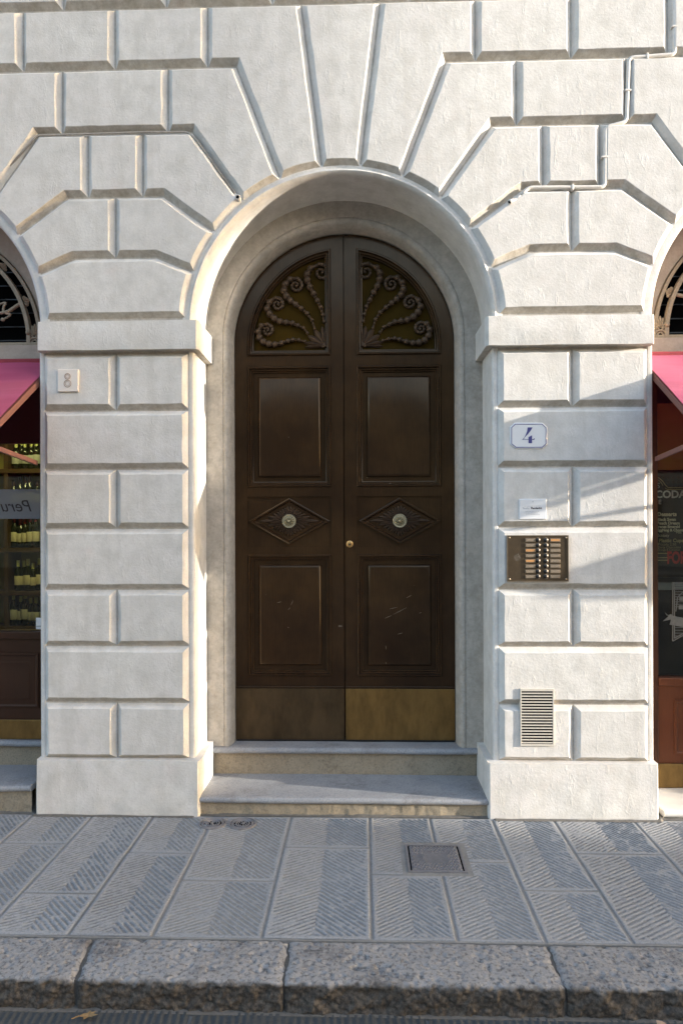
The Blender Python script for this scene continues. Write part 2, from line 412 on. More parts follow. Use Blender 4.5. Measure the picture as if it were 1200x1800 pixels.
def make_stone(name, a, b, stain, stain_amt, rough=0.7, bscale=1.0, stain_scale=3.0, soil=None, dark_tone_amt=0.0, dark_tone2=None, speck=0.45, spscale=95):
    m, n, p = mat(name)
    c = mixc(n, ramp(n, noise(n, 6, 5, 0.65), [(0.3, (0, 0, 0)), (0.7, (1, 1, 1))]), a, b)
    rnd = N(n, 'ShaderNodeObjectInfo').outputs['Random']
    c = mixc(n, mth(n, 'MULTIPLY', rnd, 0.35), c, tuple(x * 0.72 for x in a))
    c = mixc(n, mth(n, 'MULTIPLY', ramp(n, noise(n, 130, 4, 0.7), [(0.5, (0, 0, 0)), (0.68, (1, 1, 1))]), 0.40), c, tuple(min(1, x * 1.55) for x in a))
    c = mixc(n, mth(n, 'MULTIPLY', ramp(n, noise(n, spscale, 4, 0.7), [(0.50, (0, 0, 0)), (0.64, (1, 1, 1))]), speck), c, tuple(x * 0.4 for x in a))
    s1 = ramp(n, noise(n, stain_scale, 5, 0.7), [(0.52, (0, 0, 0)), (0.66, (1, 1, 1))])
    s2 = ramp(n, noise(n, 40, 5, 0.7), [(0.36, (0, 0, 0)), (0.6, (1, 1, 1))])
    c = mixc(n, mth(n, 'MULTIPLY', mth(n, 'MULTIPLY', s1, s2), stain_amt), c, stain)
    if soil:
        att = N(n, 'ShaderNodeAttribute', attribute_name='soil')
        sc_ = mixc(n, ramp(n, noise(n, 70, 4, 0.7), [(0.42, (0, 0, 0)), (0.62, (1, 1, 1))]), soil, dark_tone2 or soil)
        c = mixc(n, mth(n, 'MULTIPLY', att.outputs['Fac'], dark_tone_amt), c, sc_)
    n.links.new(c, p.inputs['Base Color']); p.inputs['Roughness'].default_value = rough
    p.inputs['Specular IOR Level'].default_value = 0.4
    b1 = bump(n, None, noise(n, 60, 5, 0.65), 0.4 * bscale, 0.002)
    bump(n, p, noise(n, 240, 3, 0.65), 0.35 * bscale, 0.0009, b1)
    return m
SLAB = make_stone('chiselled grey sandstone', (0.27, 0.278, 0.287), (0.335, 0.344, 0.353), (0.10, 0.10, 0.10), 0.15, soil=(0.062, 0.066, 0.072), dark_tone_amt=0.88)
KERBM = make_stone('rough granite kerb', (0.26, 0.255, 0.252), (0.32, 0.315, 0.31), (0.055, 0.05, 0.052), 0.85, 0.75, 1.0, 2.6, soil=(0.028, 0.022, 0.017), dark_tone_amt=0.93, dark_tone2=(0.10, 0.082, 0.062), speck=0.95, spscale=58)
KERBF = make_stone('rough kerb face', (0.085, 0.07, 0.055), (0.13, 0.105, 0.08), (0.03, 0.027, 0.024), 0.9, 0.85, 1.5, 5)
ROADM = make_stone('dark road stone', (0.055, 0.06, 0.062), (0.075, 0.08, 0.082), (0.03, 0.03, 0.03), 0.5)
TREAD = make_stone('grey step stone', (0.275, 0.28, 0.295), (0.345, 0.35, 0.36), (0.15, 0.14, 0.135), 0.6, 0.55, 0.7, 4)
RISER = make_stone('tan step stone', (0.31, 0.255, 0.18), (0.38, 0.32, 0.235), (0.17, 0.14, 0.10), 0.6, 0.85, 1.4, 5)
ROADFAR = simple('street paving', (0.10, 0.10, 0.10), 0.8, 0, 0.4, 1.5, 0.4)

# ------------------------------------------------------------------ setting: ground
ground = MB().add([(-300, -1.46, -0.135), (-300, -300, -0.135), (300, -300, -0.135), (300, -1.46, -0.135)], [(0, 1, 2, 3)])
tag(put('street', ground, ROADFAR), kind='structure')
tag(put('ground', MB().add([(-300, -1.4, -0.16), (300, -1.4, -0.16), (300, 300, -0.16), (-300, 300, -0.16)], [(0, 1, 2, 3)]), ROADFAR), kind='structure')

# road: dark stone slabs dressed with close ribs
road = thing('road', (0, -1.9, -0.11), kind='structure')
def road_slab(x0, x1, y0, y1, seed):
    nu = int((x1 - x0) / 0.005); nv = int((y1 - y0) / 0.012)
    x = np.linspace(x0 + .006, x1 - .006, nu); y = np.linspace(y0, y1, nv); X, Y = np.meshgrid(x, y, indexing='ij')
    ph = (X + 0.10 * Y + 0.006 * fbm(X, Y, 9, seed)) / 0.029
    Z = -0.108 - 0.0055 * (0.5 - 0.5 * np.cos(2 * pi * ph)) ** 1.3 * (0.75 + fbm(X, Y, 6, seed + 5)) + 0.004 * fbm(X, Y, 5, seed + 9)
    return grid_obj('paving_slab', np.stack([X, Y, Z], -1), nu, nv, ROADM, road)
xs = [-3.1, -2.25, -1.3, -0.52, 0.35, 1.2, 2.0, 2.9]
for i in range(len(xs) - 1): road_slab(xs[i], xs[i + 1], -2.6, -1.475, 40 + i * 3)
put('mortar_bed', MB().box(-3.1, 2.9, -2.6, -1.45, -0.13, -0.116), MORTAR, road)

# ------------------------------------------------------------------ pavement
pav = thing('pavement', (0, -0.6, 0), kind='structure')
put('mortar_bed', MB().box(-4.1, 4.1, -1.199, 0.35, -0.06, -0.0035), MORTAR, pav)
HOLEBOX = (0.312, 0.655, -0.672, -0.322)
def paving_slab(x0, x1, y0, y1, seed, flip=1):
    g = 0.0045; x0 += g; x1 -= g; y0 += g; y1 -= g
    st = 0.0036
    nu = max(4, int((x1 - x0) / st)); nv = max(4, int((y1 - y0) / st))
    X, Y = np.meshgrid(np.linspace(x0, x1, nu), np.linspace(y0, y1, nv), indexing='ij')
    r = np.random.default_rng(seed); mid = (x0 + x1) / 2 + r.uniform(-.012, .012); ang = r.uniform(0.85, 1.15)
    pitch = 0.0225 * r.uniform(.93, 1.07)
    wob = 0.004 * fbm(X, Y, 10, seed + 3)
    aL, aR = 0.72 * ang, 1.16 * ang; o_ = r.uniform(0, 1); left_ = X < mid
    ph = np.where(left_, (Y + wob + (mid - X) * aL + o_) / (pitch * sqrt(1 + aL * aL)), (Y + wob + (X - mid) * aR + o_) / (pitch * sqrt(1 + aR * aR)))
    gro = (0.5 - 0.5 * np.cos(2 * pi * ph)) ** 1.9
    wear = np.clip(0.95 + 0.9 * fbm(X, Y, 4.2, seed + 7, 3), 0.55, 1.2) * np.clip(0.8 + 1.6 * fbm(X, Y, 45, seed + 8, 2), 0.2, 1.3)
    b = np.minimum(np.minimum(X - x0, x1 - X), np.minimum(Y - y0, y1 - Y))
    bw = 0.014 + 0.016 * (fbm(X, Y, 9, seed + 12, 2) + 0.3)
    edge = np.clip((b - bw) / 0.008, 0, 1)
    lip = np.clip(b / 0.007, 0, 1) ** 0.5
    Z = -0.011 * gro * wear * edge * np.where(left_, 0.55, 0.95) - 0.004 * (1 - lip) + 0.0022 * fbm(X, Y, 3.5, seed + 20) + 0.0010 * fbm(X, Y, 70, seed + 30, 2) + r.uniform(-.0015, .0015)
    xc = (X[:-1, :-1] + X[1:, 1:]) / 2; yc = (Y[:-1, :-1] + Y[1:, 1:]) / 2
    h = HOLEBOX; mask = ~((xc > h[0]) & (xc < h[1]) & (yc > h[2]) & (yc < h[3]))
    return grid_obj('paving_slab', np.stack([X, Y, Z + 0.001], -1), nu, nv, SLAB, pav, mask, attr=np.clip(gro * wear * edge + 0.5 * (1 - lip), 0, 1))  # point value turns the colour darker down in the grooves and at the rims
cols = [(-3.0, -2.56, [-.5]), (-2.56, -2.2, [-.8]), (-2.2, -1.83, [-.62]), (-1.83, -1.47, [-.381, -1.05]), (-1.47, -1.112, [-.871]), (-1.112, -.76, [-.472]), (-.76, -.303, [-.736]), (-.303, .152, [-.393]),
        (.152, .502, [-.665]), (.502, .86, [-.527]), (.86, 1.212, [-.79]), (1.212, 1.667, [-.43]), (1.667, 2.03, [-.85]), (2.03, 2.4, [-.5]), (2.4, 2.8, [-.7])]
sd = 100
for a, b_, cr_ in cols:
    ys = [-0.012] + cr_ + [-1.195]
    for k in range(len(ys) - 1):
        paving_slab(a, b_, ys[k + 1], ys[k], sd); sd += 50
put('mortar_patch', MB().box(HOLEBOX[0] - .002, HOLEBOX[1] + .002, HOLEBOX[2] - .002, HOLEBOX[3] + .002, -0.03, -0.0015), MORTAR, pav)

# kerb stones
kerb = thing('kerb', (0, -1.33, 0), kind='structure')
def kerb_stone(x0, x1, slant0, slant1, seed):
    st = 0.0055
    prof = []
    ytop, yf, r = -1.206, -1.468, 0.019
    for t in np.arange(0, 1, 0.0055 / 0.24): prof.append((ytop + (yf + r - ytop) * t, 0.0, 0, 1))
    for k in range(7):
        a = pi / 2 * k / 6; prof.append((yf + r - r * sin(a), -r + r * cos(a), -sin(a), cos(a)))
    for t in np.arange(0.04, 1.0, 0.045): prof.append((yf - 0.008 * t, -r - (0.16 - r) * t, -1, 0))
    P = np.array(prof); nv = len(P); nu = int((x1 - x0) / st)
    s = np.linspace(0, 1, nu); tt = (ytop - P[:, 0]) / (ytop - yf)
    X = (x0 + slant0 * tt)[None, :] * (1 - s[:, None]) + (x1 + slant1 * tt)[None, :] * s[:, None]
    # ragged ends
    jag = 0.016 * vnoise(tt * 3 + seed, tt * 0, 3.0, seed)
    X = X + jag[None, :] * ((1 - s[:, None]) ** 8 - s[:, None] ** 8)
    L = np.concatenate([[0], np.cumsum(np.hypot(np.diff(P[:, 0]), np.diff(P[:, 1])))])
    Lm = np.repeat(L[None, :], nu, 0)
    face = np.clip((Lm - 0.235) / 0.05, 0, 1)
    d = 0.0022 * fbm(X, Lm, 75, seed, 3, 0.7) + 0.0018 * fbm(X, Lm, 22, seed + 4, 3) + 0.003 * fbm(X, Lm, 4, seed + 9, 2)
    d = d + face * (0.013 * fbm(X, Lm * 1.3, 17, seed + 17, 5, 0.72) - 0.003)
    pits = np.clip(-fbm(X * 0.8, Lm * 1.2, 48, seed + 31, 2) - 0.16, 0, 1) * 0.022
    d = d - pits
    endd = np.minimum(X - X[:1], X[-1:] - X); d = d - 0.010 * np.exp(-endd / (0.008 + 0.006 * np.abs(vnoise(Lm, X * 0, 30, seed))))
    rear = np.exp(-Lm / 0.008) * 0.004
    Y = P[None, :, 0] + P[None, :, 2] * d; Z = P[None, :, 1] + P[None, :, 3] * d - rear
    soil = np.clip((Lm - 0.247) / 0.022 + 0.9 * fbm(X, Lm, 30, seed + 50, 3), 0, 1)  # point value turns the colour darker down the front face
    grid_obj('kerb_stone', np.stack([X, Y, Z], -1), nu, nv, KERBM, kerb, attr=soil)
ks = [(-3.3, -2.1, 0), (-2.1, -1.0, 0), (-1.0, -.19, .035), (-.19, .862, .012), (.862, 1.75, -.004), (1.75, 3.2, 0)]
for i, (a, b_, s_) in enumerate(ks):
    nxt = ks[i + 1][2] if i + 1 < len(ks) else 0
    kerb_stone(a + 0.004, b_ - 0.004, s_, nxt, 500 + i * 71)
jm = MB()
put('mortar_joint', MB().box(-3.3, 3.2, -1.448, -1.2, -0.12, -0.014), JOINT, kerb)
put('gutter_strip', MB().box(-3.3, 3.2, -1.486, -1.44, -0.14, -0.1085), JOINT, kerb)

# ------------------------------------------------------------------ the palazzo
pal = thing('palazzo', (0, 0.25, 0), 'white rusticated stone and stucco palazzo front with round arches', 'building')
PITCH, HALF, SPR = 2.69, 1.345, 2.90
R0, RC = 0.925, 0.88
G = [0.32, 0.655, 0.993, 1.329, 1.692, 2.045, 2.395, 2.735]
ZA, ZB, ZC, ZD, ZE, ZF = 3.305, 3.668, 4.046, 4.43, 4.79, 5.17

def area(p): return sum(p[i][0] * p[(i + 1) % len(p)][1] - p[(i + 1) % len(p)][0] * p[i][1] for i in range(len(p))) / 2
def inset(poly, d):
    n = len(poly); out = []
    for i in range(n):
        p0, p1, p2 = poly[i - 1], poly[i], poly[(i + 1) % n]
        e1 = (p1[0] - p0[0], p1[1] - p0[1]); e2 = (p2[0] - p1[0], p2[1] - p1[1])
        l1 = hypot(*e1) or 1e-9; l2 = hypot(*e2) or 1e-9
        n1 = (-e1[1] / l1, e1[0] / l1); n2 = (-e2[1] / l2, e2[0] / l2)
        k = 1 + n1[0] * n2[0] + n1[1] * n2[1]
        k = max(k, 0.35)
        out.append((p1[0] + d * (n1[0] + n2[0]) / k, p1[1] + d * (n1[1] + n2[1]) / k))
    return out
def block(poly, wbev=0.031, depth=0.039):
    if area(poly) < 0: poly = poly[::-1]
    prof = [(0.0, depth), (wbev * 0.5, depth * 0.5), (wbev - 0.0016, 0.0022), (wbev + 0.0014, 0.0)]
    poly = inset(poly, 0.0025)
    base = [inset(poly, d) for d, _ in prof]
    n = len(poly); cnt = [max(1, int(hypot(poly[(i + 1) % n][0] - poly[i][0], poly[(i + 1) % n][1] - poly[i][1]) / 0.045)) for i in range(n)]
    rings = []; down = []
    for k, (d, y) in enumerate(prof):
        ring = []
        for i in range(n):
            a, b = base[k][i], base[k][(i + 1) % n]
            for j in range(cnt[i]):
                t = j / cnt[i]; x = a[0] + (b[0] - a[0]) * t; z = a[1] + (b[1] - a[1]) * t
                ja = 0.0 if k == 0 else 0.0032
                x += ja * float(vnoise(x, z, 13, 3)) * 1.6; z += ja * float(vnoise(x, z, 13, 9)) * 1.6
                ring.append((x, y + (0.0015 * float(vnoise(x, z, 7, 21)) if k else 0), z))
        rings.append(ring)
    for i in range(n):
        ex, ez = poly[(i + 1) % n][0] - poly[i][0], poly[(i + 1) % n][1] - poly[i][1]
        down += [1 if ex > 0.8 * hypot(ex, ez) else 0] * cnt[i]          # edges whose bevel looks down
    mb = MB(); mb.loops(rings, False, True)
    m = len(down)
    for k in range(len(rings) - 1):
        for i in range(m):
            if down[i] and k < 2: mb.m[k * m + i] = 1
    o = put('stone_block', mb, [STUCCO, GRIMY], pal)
    o.data.polygons.foreach_set('use_smooth', [True] * len(o.data.polygons)); o.data.set_sharp_from_angle(angle=radians(18))
    return o
def rect(x0, x1, z0, z1): return [(x0, z0), (x1, z0), (x1, z1), (x0, z1)]
def arc(c, a0, a1, r=R0, n=None):
    n = n or max(2, int(abs(a1 - a0) * r / 0.05))
    return [(c + r * cos(a0 + (a1 - a0) * i / n), SPR + r * sin(a0 + (a1 - a0) * i / n)) for i in range(n + 1)]
A5, A4, A3, A2, A1 = (radians(v) for v in (19.6, 36.0, 51.4, 67.2, 83.0))       # joint angles up the arch, right side

def pier(pc, left=True, right=True, cl=None):
    """blocks between two arches whose centres are pc -/+ HALF"""
    a, b = pc - 0.437, pc + 0.437
    for i in range(7):
        if i % 2 == 0:
            block(rect(a, pc, G[i], G[i + 1])); block(rect(pc, b, G[i], G[i + 1]))
        else: block(rect(a, b, G[i], G[i + 1]))
    L, Rr = pc - HALF, pc + HALF                     # arch centres
    def up(ang0, ang1):  # arch edge of the left arch (its right flank), upward ; and mirrored for the right arch
        l = arc(L, ang0, ang1); r = [(2 * pc - x, z) for x, z in l]; return l, r
    x5 = pc - HALF + 1.10 ; x5b = 2 * pc - x5
    x4 = pc - HALF + 1.056; x4b = 2 * pc - x4
    x3 = pc - HALF + 0.882; x3b = 2 * pc - x3
    x2 = pc - HALF + 0.618
    top0 = 2.940
    a0 = math.asin((top0 - SPR) / R0)
    l, r = up(a0, A5)
    block(l + [(x5, ZA), (x5b, ZA)] + r[::-1])
    l, r = up(A5, A4)
    block([(pc, ZA), (x5, ZA)] + l + [(x4, ZB), (pc, ZB)])
    block([(pc, ZB), (x4b, ZB)] + r[::-1] + [(x5b, ZA), (pc, ZA)])
    l, r = up(A4, A3); v = 0.165
    block([(pc - v, ZB), (x4, ZB)] + l + [(x3, ZC), (pc - v, ZC)])
    block(rect(pc - v, pc + v, ZB, ZC))
    block([(pc + v, ZC), (x3b, ZC)] + r[::-1] + [(x4b, ZB), (pc + v, ZB)])
    l, r = up(A3, A2); v = 0.318
    block([(pc - v, ZC), (x3, ZC)] + l + [(x2, ZD), (pc - v, ZD)])
    block(rect(pc - v, pc + v, ZC, ZD))
    block([(pc + v, ZD), (2 * pc - x2, ZD)] + r[::-1] + [(x3b, ZC), (pc + v, ZC)])
    block(rect(pc - 0.556, pc, ZD, ZE)); block(rect(pc, pc + 0.556, ZD, ZE))
    # impost and plinth
    for nm, z0, z1, ww, y0 in (('impost', 2.743, 2.913, 0.455, -0.032), ('plinth', -0.03, 0.325, 0.470, -0.030)):
        wl = 0.506 if abs(pc - HALF) < .01 else ww; wr = 0.506 if abs(pc + HALF) < .01 else ww
        mb = MB(); st = 0.04; nn = int((wl + wr) / st); rings = []
        for t in np.linspace(0, 1, 5 if nm == 'impost' else 9):
            z = z0 + (z1 - z0) * t; ring = []
            pts = [(pc - wl, 0.36)] + [(pc - wl, y0 + 0.39 * q) for q in (.6, .3, .05)] + [(pc - wl + 0.012, y0)]
            pts += [(pc - wl + 0.012 + (wl + wr - 0.024) * q / nn, y0) for q in range(1, nn)]
            pts += [(pc + wr - 0.012, y0)] + [(pc + wr, y0 + 0.39 * q) for q in (.05, .3, .6)] + [(pc + wr, 0.36)]
            for x, y in pts:
                wv = 0.004 * float(vnoise(x * 1.0, z, 9, 5)); e = 0.004 if t in (0, 1) else 0
                if nm == 'plinth' and t < 0.12: e += 0.006 * max(0, float(vnoise(x, y, 20, 8)))
                ring.append((x + (wv if y > y0 + .001 else 0) * 1.0, y + wv + e * (1 if y < 0 else 0), z + (0.003 * float(vnoise(x, z, 11, 6)))))
            rings.append(ring)
        mb.loops(rings, True, True)
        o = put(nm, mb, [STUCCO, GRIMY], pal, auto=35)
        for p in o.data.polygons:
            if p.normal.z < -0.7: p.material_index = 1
    mb = MB().box(pc - 0.465, pc + 0.465, 0.030, 0.50, 0.0, SPR)
    for q0, q1 in ((pc - 0.465, pc - 0.428), (pc + 0.428, pc + 0.465)): put('corner_strip', MB().box(q0, q1, 0.031, 0.36, 0.0, SPR), STUCCO, pal, bevel=0.011)
    mb = MB().box(pc - 0.462, pc + 0.462, 0.0365, 0.50, 0.0, SPR)
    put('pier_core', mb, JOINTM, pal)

arches = [-PITCH, 0.0, PITCH, 2 * PITCH]
for k in range(-2, 3): pier(k * PITCH + HALF if True else 0)
for c in arches:
    # voussoirs beside the keystone, keystone, upper course
    kx = 0.233
    l = arc(c, A2, A1)
    block(l + [(c + kx, ZE), (c + HALF - 0.556, ZE), (c + HALF - 0.556, ZD), (c + 0.618, ZD)])
    r = [(2 * c - x, z) for x, z in l]
    block(r + [(c - kx, ZE), (c - HALF + 0.556, ZE), (c - HALF + 0.556, ZD), (c - 0.618, ZD)])
    block(arc(c, A1, pi - A1) + [(c - kx, ZE), (c + kx, ZE)])
    for x0, x1 in ((-HALF, -1.035), (-1.035, -0.403), (-0.403, 0.403), (0.403, 1.035), (1.035, HALF)):
        if x0 == -HALF or x1 == HALF: continue
        block(rect(c + x0, c + x1, ZE, ZF))
    block(rect(c + 1.035, c + 1.035 + 0.62, ZE, ZF))
    # wall behind the blocks, cut by the arch
    an = 40
    poly = [(c - HALF, SPR), (c - 0.9, SPR)] + [(c - 0.9 * cos(pi * i / an), SPR + 0.9 * sin(pi * i / an)) for i in range(1, an)] + [(c + 0.9, SPR), (c + HALF, SPR), (c + HALF, 8.5), (c - HALF, 8.5)]
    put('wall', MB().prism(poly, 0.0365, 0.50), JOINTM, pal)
    # archivolt: rolled edge and soffit
    prof = [(0.945, 0.034), (0.912, 0.030), (0.907, 0.022), (0.898, 0.018), (0.889, 0.024), (0.882, 0.040), (0.880, 0.065), (0.880, 0.20), (0.880, 0.37)] if c == 0 else \
           [(0.945, 0.034), (0.900, 0.030), (0.886, 0.034), (0.882, 0.042), (0.880, 0.06), (0.880, 0.20), (0.880, 0.37)]
    rings = []
    nA = 72
    for r_, y in prof:
        rings.append([(c + (r_ + 0.0015 * float(vnoise(i * .3, y, 1, 4))) * cos(pi * i / nA), y, SPR + (r_ + 0.0015 * float(vnoise(i * .3, y, 1, 4))) * sin(pi * i / nA)) for i in range(nA + 1)])
    put('archivolt', MB().loops(rings, False, False, False), STUCCO, pal, auto=50)
put('end_wall', MB().box(-9.0, -2 * PITCH + HALF - 0.002, 0.033, 0.5, 0, 8.5), STUCCO, pal)
put('end_wall', MB().box(2.5 * PITCH + 0.002, 16.0, 0.033, 0.5, 0, 8.5), STUCCO, pal)
put('roof', MB().box(-9.2, 16.2, -0.5, 8.0, 8.5, 8.7), ROOF, pal)
put('rear_wall', MB().box(-9.0, 16.0, 4.2, 4.4, -0.1, 8.5), OCHRE, pal)
put('upper_floor', MB().box(-9.0, 16.0, 0.51, 4.2, 3.95, 4.1), OCHRE, pal)

# door surround standing on the upper step
prof = [(0.885, 0.362), (0.775, 0.362), (0.7725, 0.366), (0.769, 0.366), (0.766, 0.360), (0.756, 0.358), (0.750, 0.361), (0.744, 0.364), (0.734, 0.380), (0.7265, 0.41), (0.722, 0.45), (0.720, 0.53)]
def surround_path(r):
    pts = [(-r, 0.288)] + [(-r, 0.288 + (SPR - 0.288) * i / 10) for i in range(1, 10)] + [(-r * cos(pi * i / 60), SPR + r * sin(pi * i / 60)) for i in range(61)]
    return pts + [(r, SPR - (SPR - 0.288) * i / 10) for i in range(1, 10)] + [(r, 0.288)]
rings = [[(x, y + 0.002 * float(vnoise(x, z, 6, 17)), z) for x, z in surround_path(r_)] for r_, y in prof]
put('door_surround', MB().loops(rings, False, False, False), FRAME_ST, pal, auto=40)

for c_ in (-PITCH, PITCH):
    rings = []
    for r_, y in [(0.885, 0.362), (0.752, 0.362), (0.744, 0.366), (0.740, 0.38), (0.739, 0.47)]:
        pts = [(c_ - r_, 2.873), (c_ - r_, SPR)] + [(c_ - r_ * cos(pi * i / 48), SPR + r_ * sin(pi * i / 48)) for i in range(1, 48)] + [(c_ + r_, SPR), (c_ + r_, 2.873)]
        rings.append([(x, y, z) for x, z in pts])
    put('arch_surround', MB().loops(rings, False, False, False), LINTEL_ST, pal, auto=40)

# ------------------------------------------------------------------ entrance steps
steps = thing('entrance_steps', (0, 0.1, 0), 'two worn grey stone steps with tan risers under the brown double door', 'steps')
def tread(name, x0, x1, yf, yr, z0, z1, parent, m, seed):
    n = int((x1 - x0) / 0.02); h = z1 - z0; rings = []
    pr = [(yf + 0.03, z0)] + [(yf + h / 2 - h / 2 * cos(a), z0 + h / 2 + h / 2 * sin(a)) for a in np.linspace(-pi / 2, pi / 2, 7)]
    pr += [(yf + h / 2 + (yr - yf - h / 2) * t, z1) for t in (.1, .25, .4, .55, .7, .85, 1)] + [(yr, z0)]
    for i in range(n + 1):
        x = x0 + (x1 - x0) * i / n
        rings.append([(x, y + 0.006 * float(vnoise(x, z, 8, seed)) * (1 if y < yf + .05 else 0), z + 0.004 * float(vnoise(x, y, 5, seed + 2)) - (0.004 * max(0, float(vnoise(x, 0, 14, seed + 4))) if abs(y - yf) < 0.03 else 0)) for y, z in pr])
    return put(name, MB().loops(rings, True, True, True), m, parent, auto=50)
def riser(x0, x1, y, z0, z1, parent, m, seed, amp):
    nu = int((x1 - x0) / 0.008); nv = max(4, int((z1 - z0) / 0.008))
    X, Zz = np.meshgrid(np.linspace(x0, x1, nu), np.linspace(z0, z1, nv), indexing='ij')
    Y = y + amp * (fbm(X, Zz, 16, seed) + 0.8 * fbm(X, Zz * 0.5, 45, seed + 4, 3))
    return grid_obj('riser', np.stack([X, Y, Zz], -1), nu, nv, m, parent)
tread('tread', -0.840, 0.840, -0.022, 0.40, 0.074, 0.11, steps, TREAD, 61)
riser(-0.840, 0.840, 0.004, -0.03, 0.078, steps, RISER, 62, 0.0045)
tread('tread', -0.842, 0.842, 0.332, 0.56, 0.249, 0.2875, steps, TREAD, 63)
riser(-0.842, 0.842, 0.372, 0.10, 0.252, steps, RISER, 64, 0.004)
put('step_core', MB().box(-0.838, 0.838, 0.02, 0.36, -0.05, 0.074).box(-0.838, 0.838, 0.385, 0.56, -0.05, 0.249), RISER, steps)

# ------------------------------------------------------------------ the double door
door = thing('double_door', (0, 0.5, 0.292), 'tall arched brown double door with carved scrolls and brass kick plates', 'door')
DC = 2.893                                   # centre height of the door arch
YD = 0.480
X0, X1, RO, RF = 0.083, 0.635, 0.7185, 0.635
def arcpts(r, a0, a1, n): return [(r * cos(a0 + (a1 - a0) * i / n), DC + r * sin(a0 + (a1 - a0) * i / n)) for i in range(n + 1)]
def mirror(mb, s):
    if s > 0: return mb
    mb.v = [(-x, y, z) for x, y, z in mb.v]; mb.f = [f[::-1] for f in mb.f]; return mb
def moulding(poly, prof):
    return [[(x, y, z) for x, z in inset(poly, d)] for d, y in prof]
MP = [(0, YD + .012), (0, YD - .006), (.006, YD - .014), (.013, YD - .014), (.018, YD - .005), (.020, YD + .001), (.028, YD + .002), (.033, YD + .012), (.039, YD + .014), (.041, YD + .027)]
for s in (-1, 1):
    leaf = thing('door_leaf', (0, 0, 0)); leaf.parent = door
    if s > 0: tag(leaf, 'right door leaf with a gold brass lock and a brighter kick plate')
    fr = MB()
    fr.prism([(0.003, 0.298), (X0, 0.298), (X0, DC + sqrt(RF ** 2 - X0 ** 2))] + [(x, z) for x, z in [(RO * cos(t), DC + RO * sin(t)) for t in np.linspace(math.acos(X0 / RO), math.acos(0.003 / RO), 6)]], YD, YD + .05)
    fr.prism([(X1, 0.298), (RO, 0.298), (RO, DC), (X1, DC)], YD, YD + .05)
    a1 = math.acos(X0 / RF); a1o = math.acos(X0 / RO)
    nA = 22
    outer = arcpts(RO, 0, a1o, nA); inner = arcpts(RF, 0, a1, nA)
    for i in range(nA): fr.prism([inner[i], outer[i], outer[i + 1], inner[i + 1]], YD, YD + .05)
    for z0, z1 in ((0.298, 0.716), (1.515, 1.567), (1.896, 1.957), (2.753, 2.822)): fr.prism(rect(X0, X1, z0, z1), YD, YD + .05)
    put('leaf_frame', mirror(fr, s), WOOD, leaf)
    # two tall panels with raised fields
    for z0, z1 in ((0.716, 1.515), (1.957, 2.753)):
        q = rect(X0, X1, z0, z1)
        put('moulding', mirror(MB().loops(moulding(q, MP), False, False), s), WOOD, leaf, auto=30)
        pp = [(.040, YD + .027), (.068, YD + .027), (.0685, YD + .013), (.071, YD + .010), (.083, YD + .003), (.086, YD + .0022)]
        put('panel', mirror(MB().loops(moulding(q, pp), False, True), s), WOOD, leaf, auto=30)
    # lozenge panel
    q = rect(X0, X1, 1.567, 1.896)
    put('panel', mirror(MB().loops(moulding(q, [(0, YD + .002), (0.001, YD + .014), (.02, YD + .0145)]), False, True), s), WOOD, leaf)
    lx, lz = 0.362, 1.7345
    dia = [(lx - .272, lz), (lx, lz - .155), (lx + .272, lz), (lx, lz + .155)]
    dm = MB().loops(moulding(dia, [(0, YD + .0143), (.002, YD - .006), (.008, YD - .010), (.015, YD - .009), (.019, YD - .002), (.024, YD + .004), (.027, YD + .006)]), False, True)
    put('lozenge', mirror(dm, s), WOOD, leaf, auto=30)
    sb = MB()
    for ring_, (n_, k0, k1, off, hh) in enumerate(((30, .30, .80, 0, .016), (30, .2, .60, .5, .021))):
        for i in range(n_):
            a = 2 * pi * (i + off) / n_; ca, sa = cos(a), sin(a)
            rmax = 1.0 / (abs(ca) / .245 + abs(sa) / .13)
            r1 = rmax * k1 * (1 if ring_ == 0 else 1.05); r1 = max(r1, .066)
            sb.petal((lx + ca * .035, lz + sa * .035), (lx + ca * r1, lz + sa * r1), .0085 + .035 * r1 * .6, YD + .0065, hh * 1.35)
    put('sunburst', mirror(sb, s), CARVE, leaf, auto=50)
    bo = MB().lathe([(.046, 0), (.046, -.008), (.041, -.012), (.036, -.010), (.030, -.012), (.012, -.014), (.0, -.014)][:-1], (lx, YD - .006, lz), 28, 'y')
    for i in range(22):
        a = 2 * pi * i / 22; bo.ball((lx + .0425 * cos(a), YD - .0165, lz + .0425 * sin(a)), .0042, 6, 4)
    for i in range(14):
        a = 2 * pi * i / 14; bo.petal((lx + .010 * cos(a), lz + .010 * sin(a)), (lx + .036 * cos(a), lz + .036 * sin(a)), .0046, YD - .016, .016)
    bo.ball((lx, YD - .026, lz), .010, 10, 6)
    put('boss', mirror(bo, s), BOSS, leaf, auto=50)
    # kick plate
    kp = MB().box(0.005, RO - .002, YD - .006, YD - .001, 0.300, 0.634)
    put('kick_plate', mirror(kp, s), BRASS if s > 0 else BRASS_DK, leaf, bevel=.002)
    put('drip_rail', mirror(MB().box(0.006, RO - .004, YD - .012, YD - .0005, 0.640, 0.652), s), WOOD, leaf, bevel=.003)
    sm = MB()
    def C2(px, py): return ((400 + px / 2.927 - 601) / 267.9, 1.7 + (925 - (940 + py / 2.927)) / 267.9)
    marks = [((795, 430), (830, 415)), ((838, 410), (905, 376)), ((820, 382), (858, 373)), ((905, 326), (932, 310)), ((860, 512), (886, 505)), ((798, 570), (800, 590)), ((797, 655), (801, 665)), ((970, 404), (982, 400))] if s > 0 else [((297, 386), (308, 375)), ((312, 362), (322, 338)), ((294, 476), (301, 480)), ((240, 350), (262, 345))]
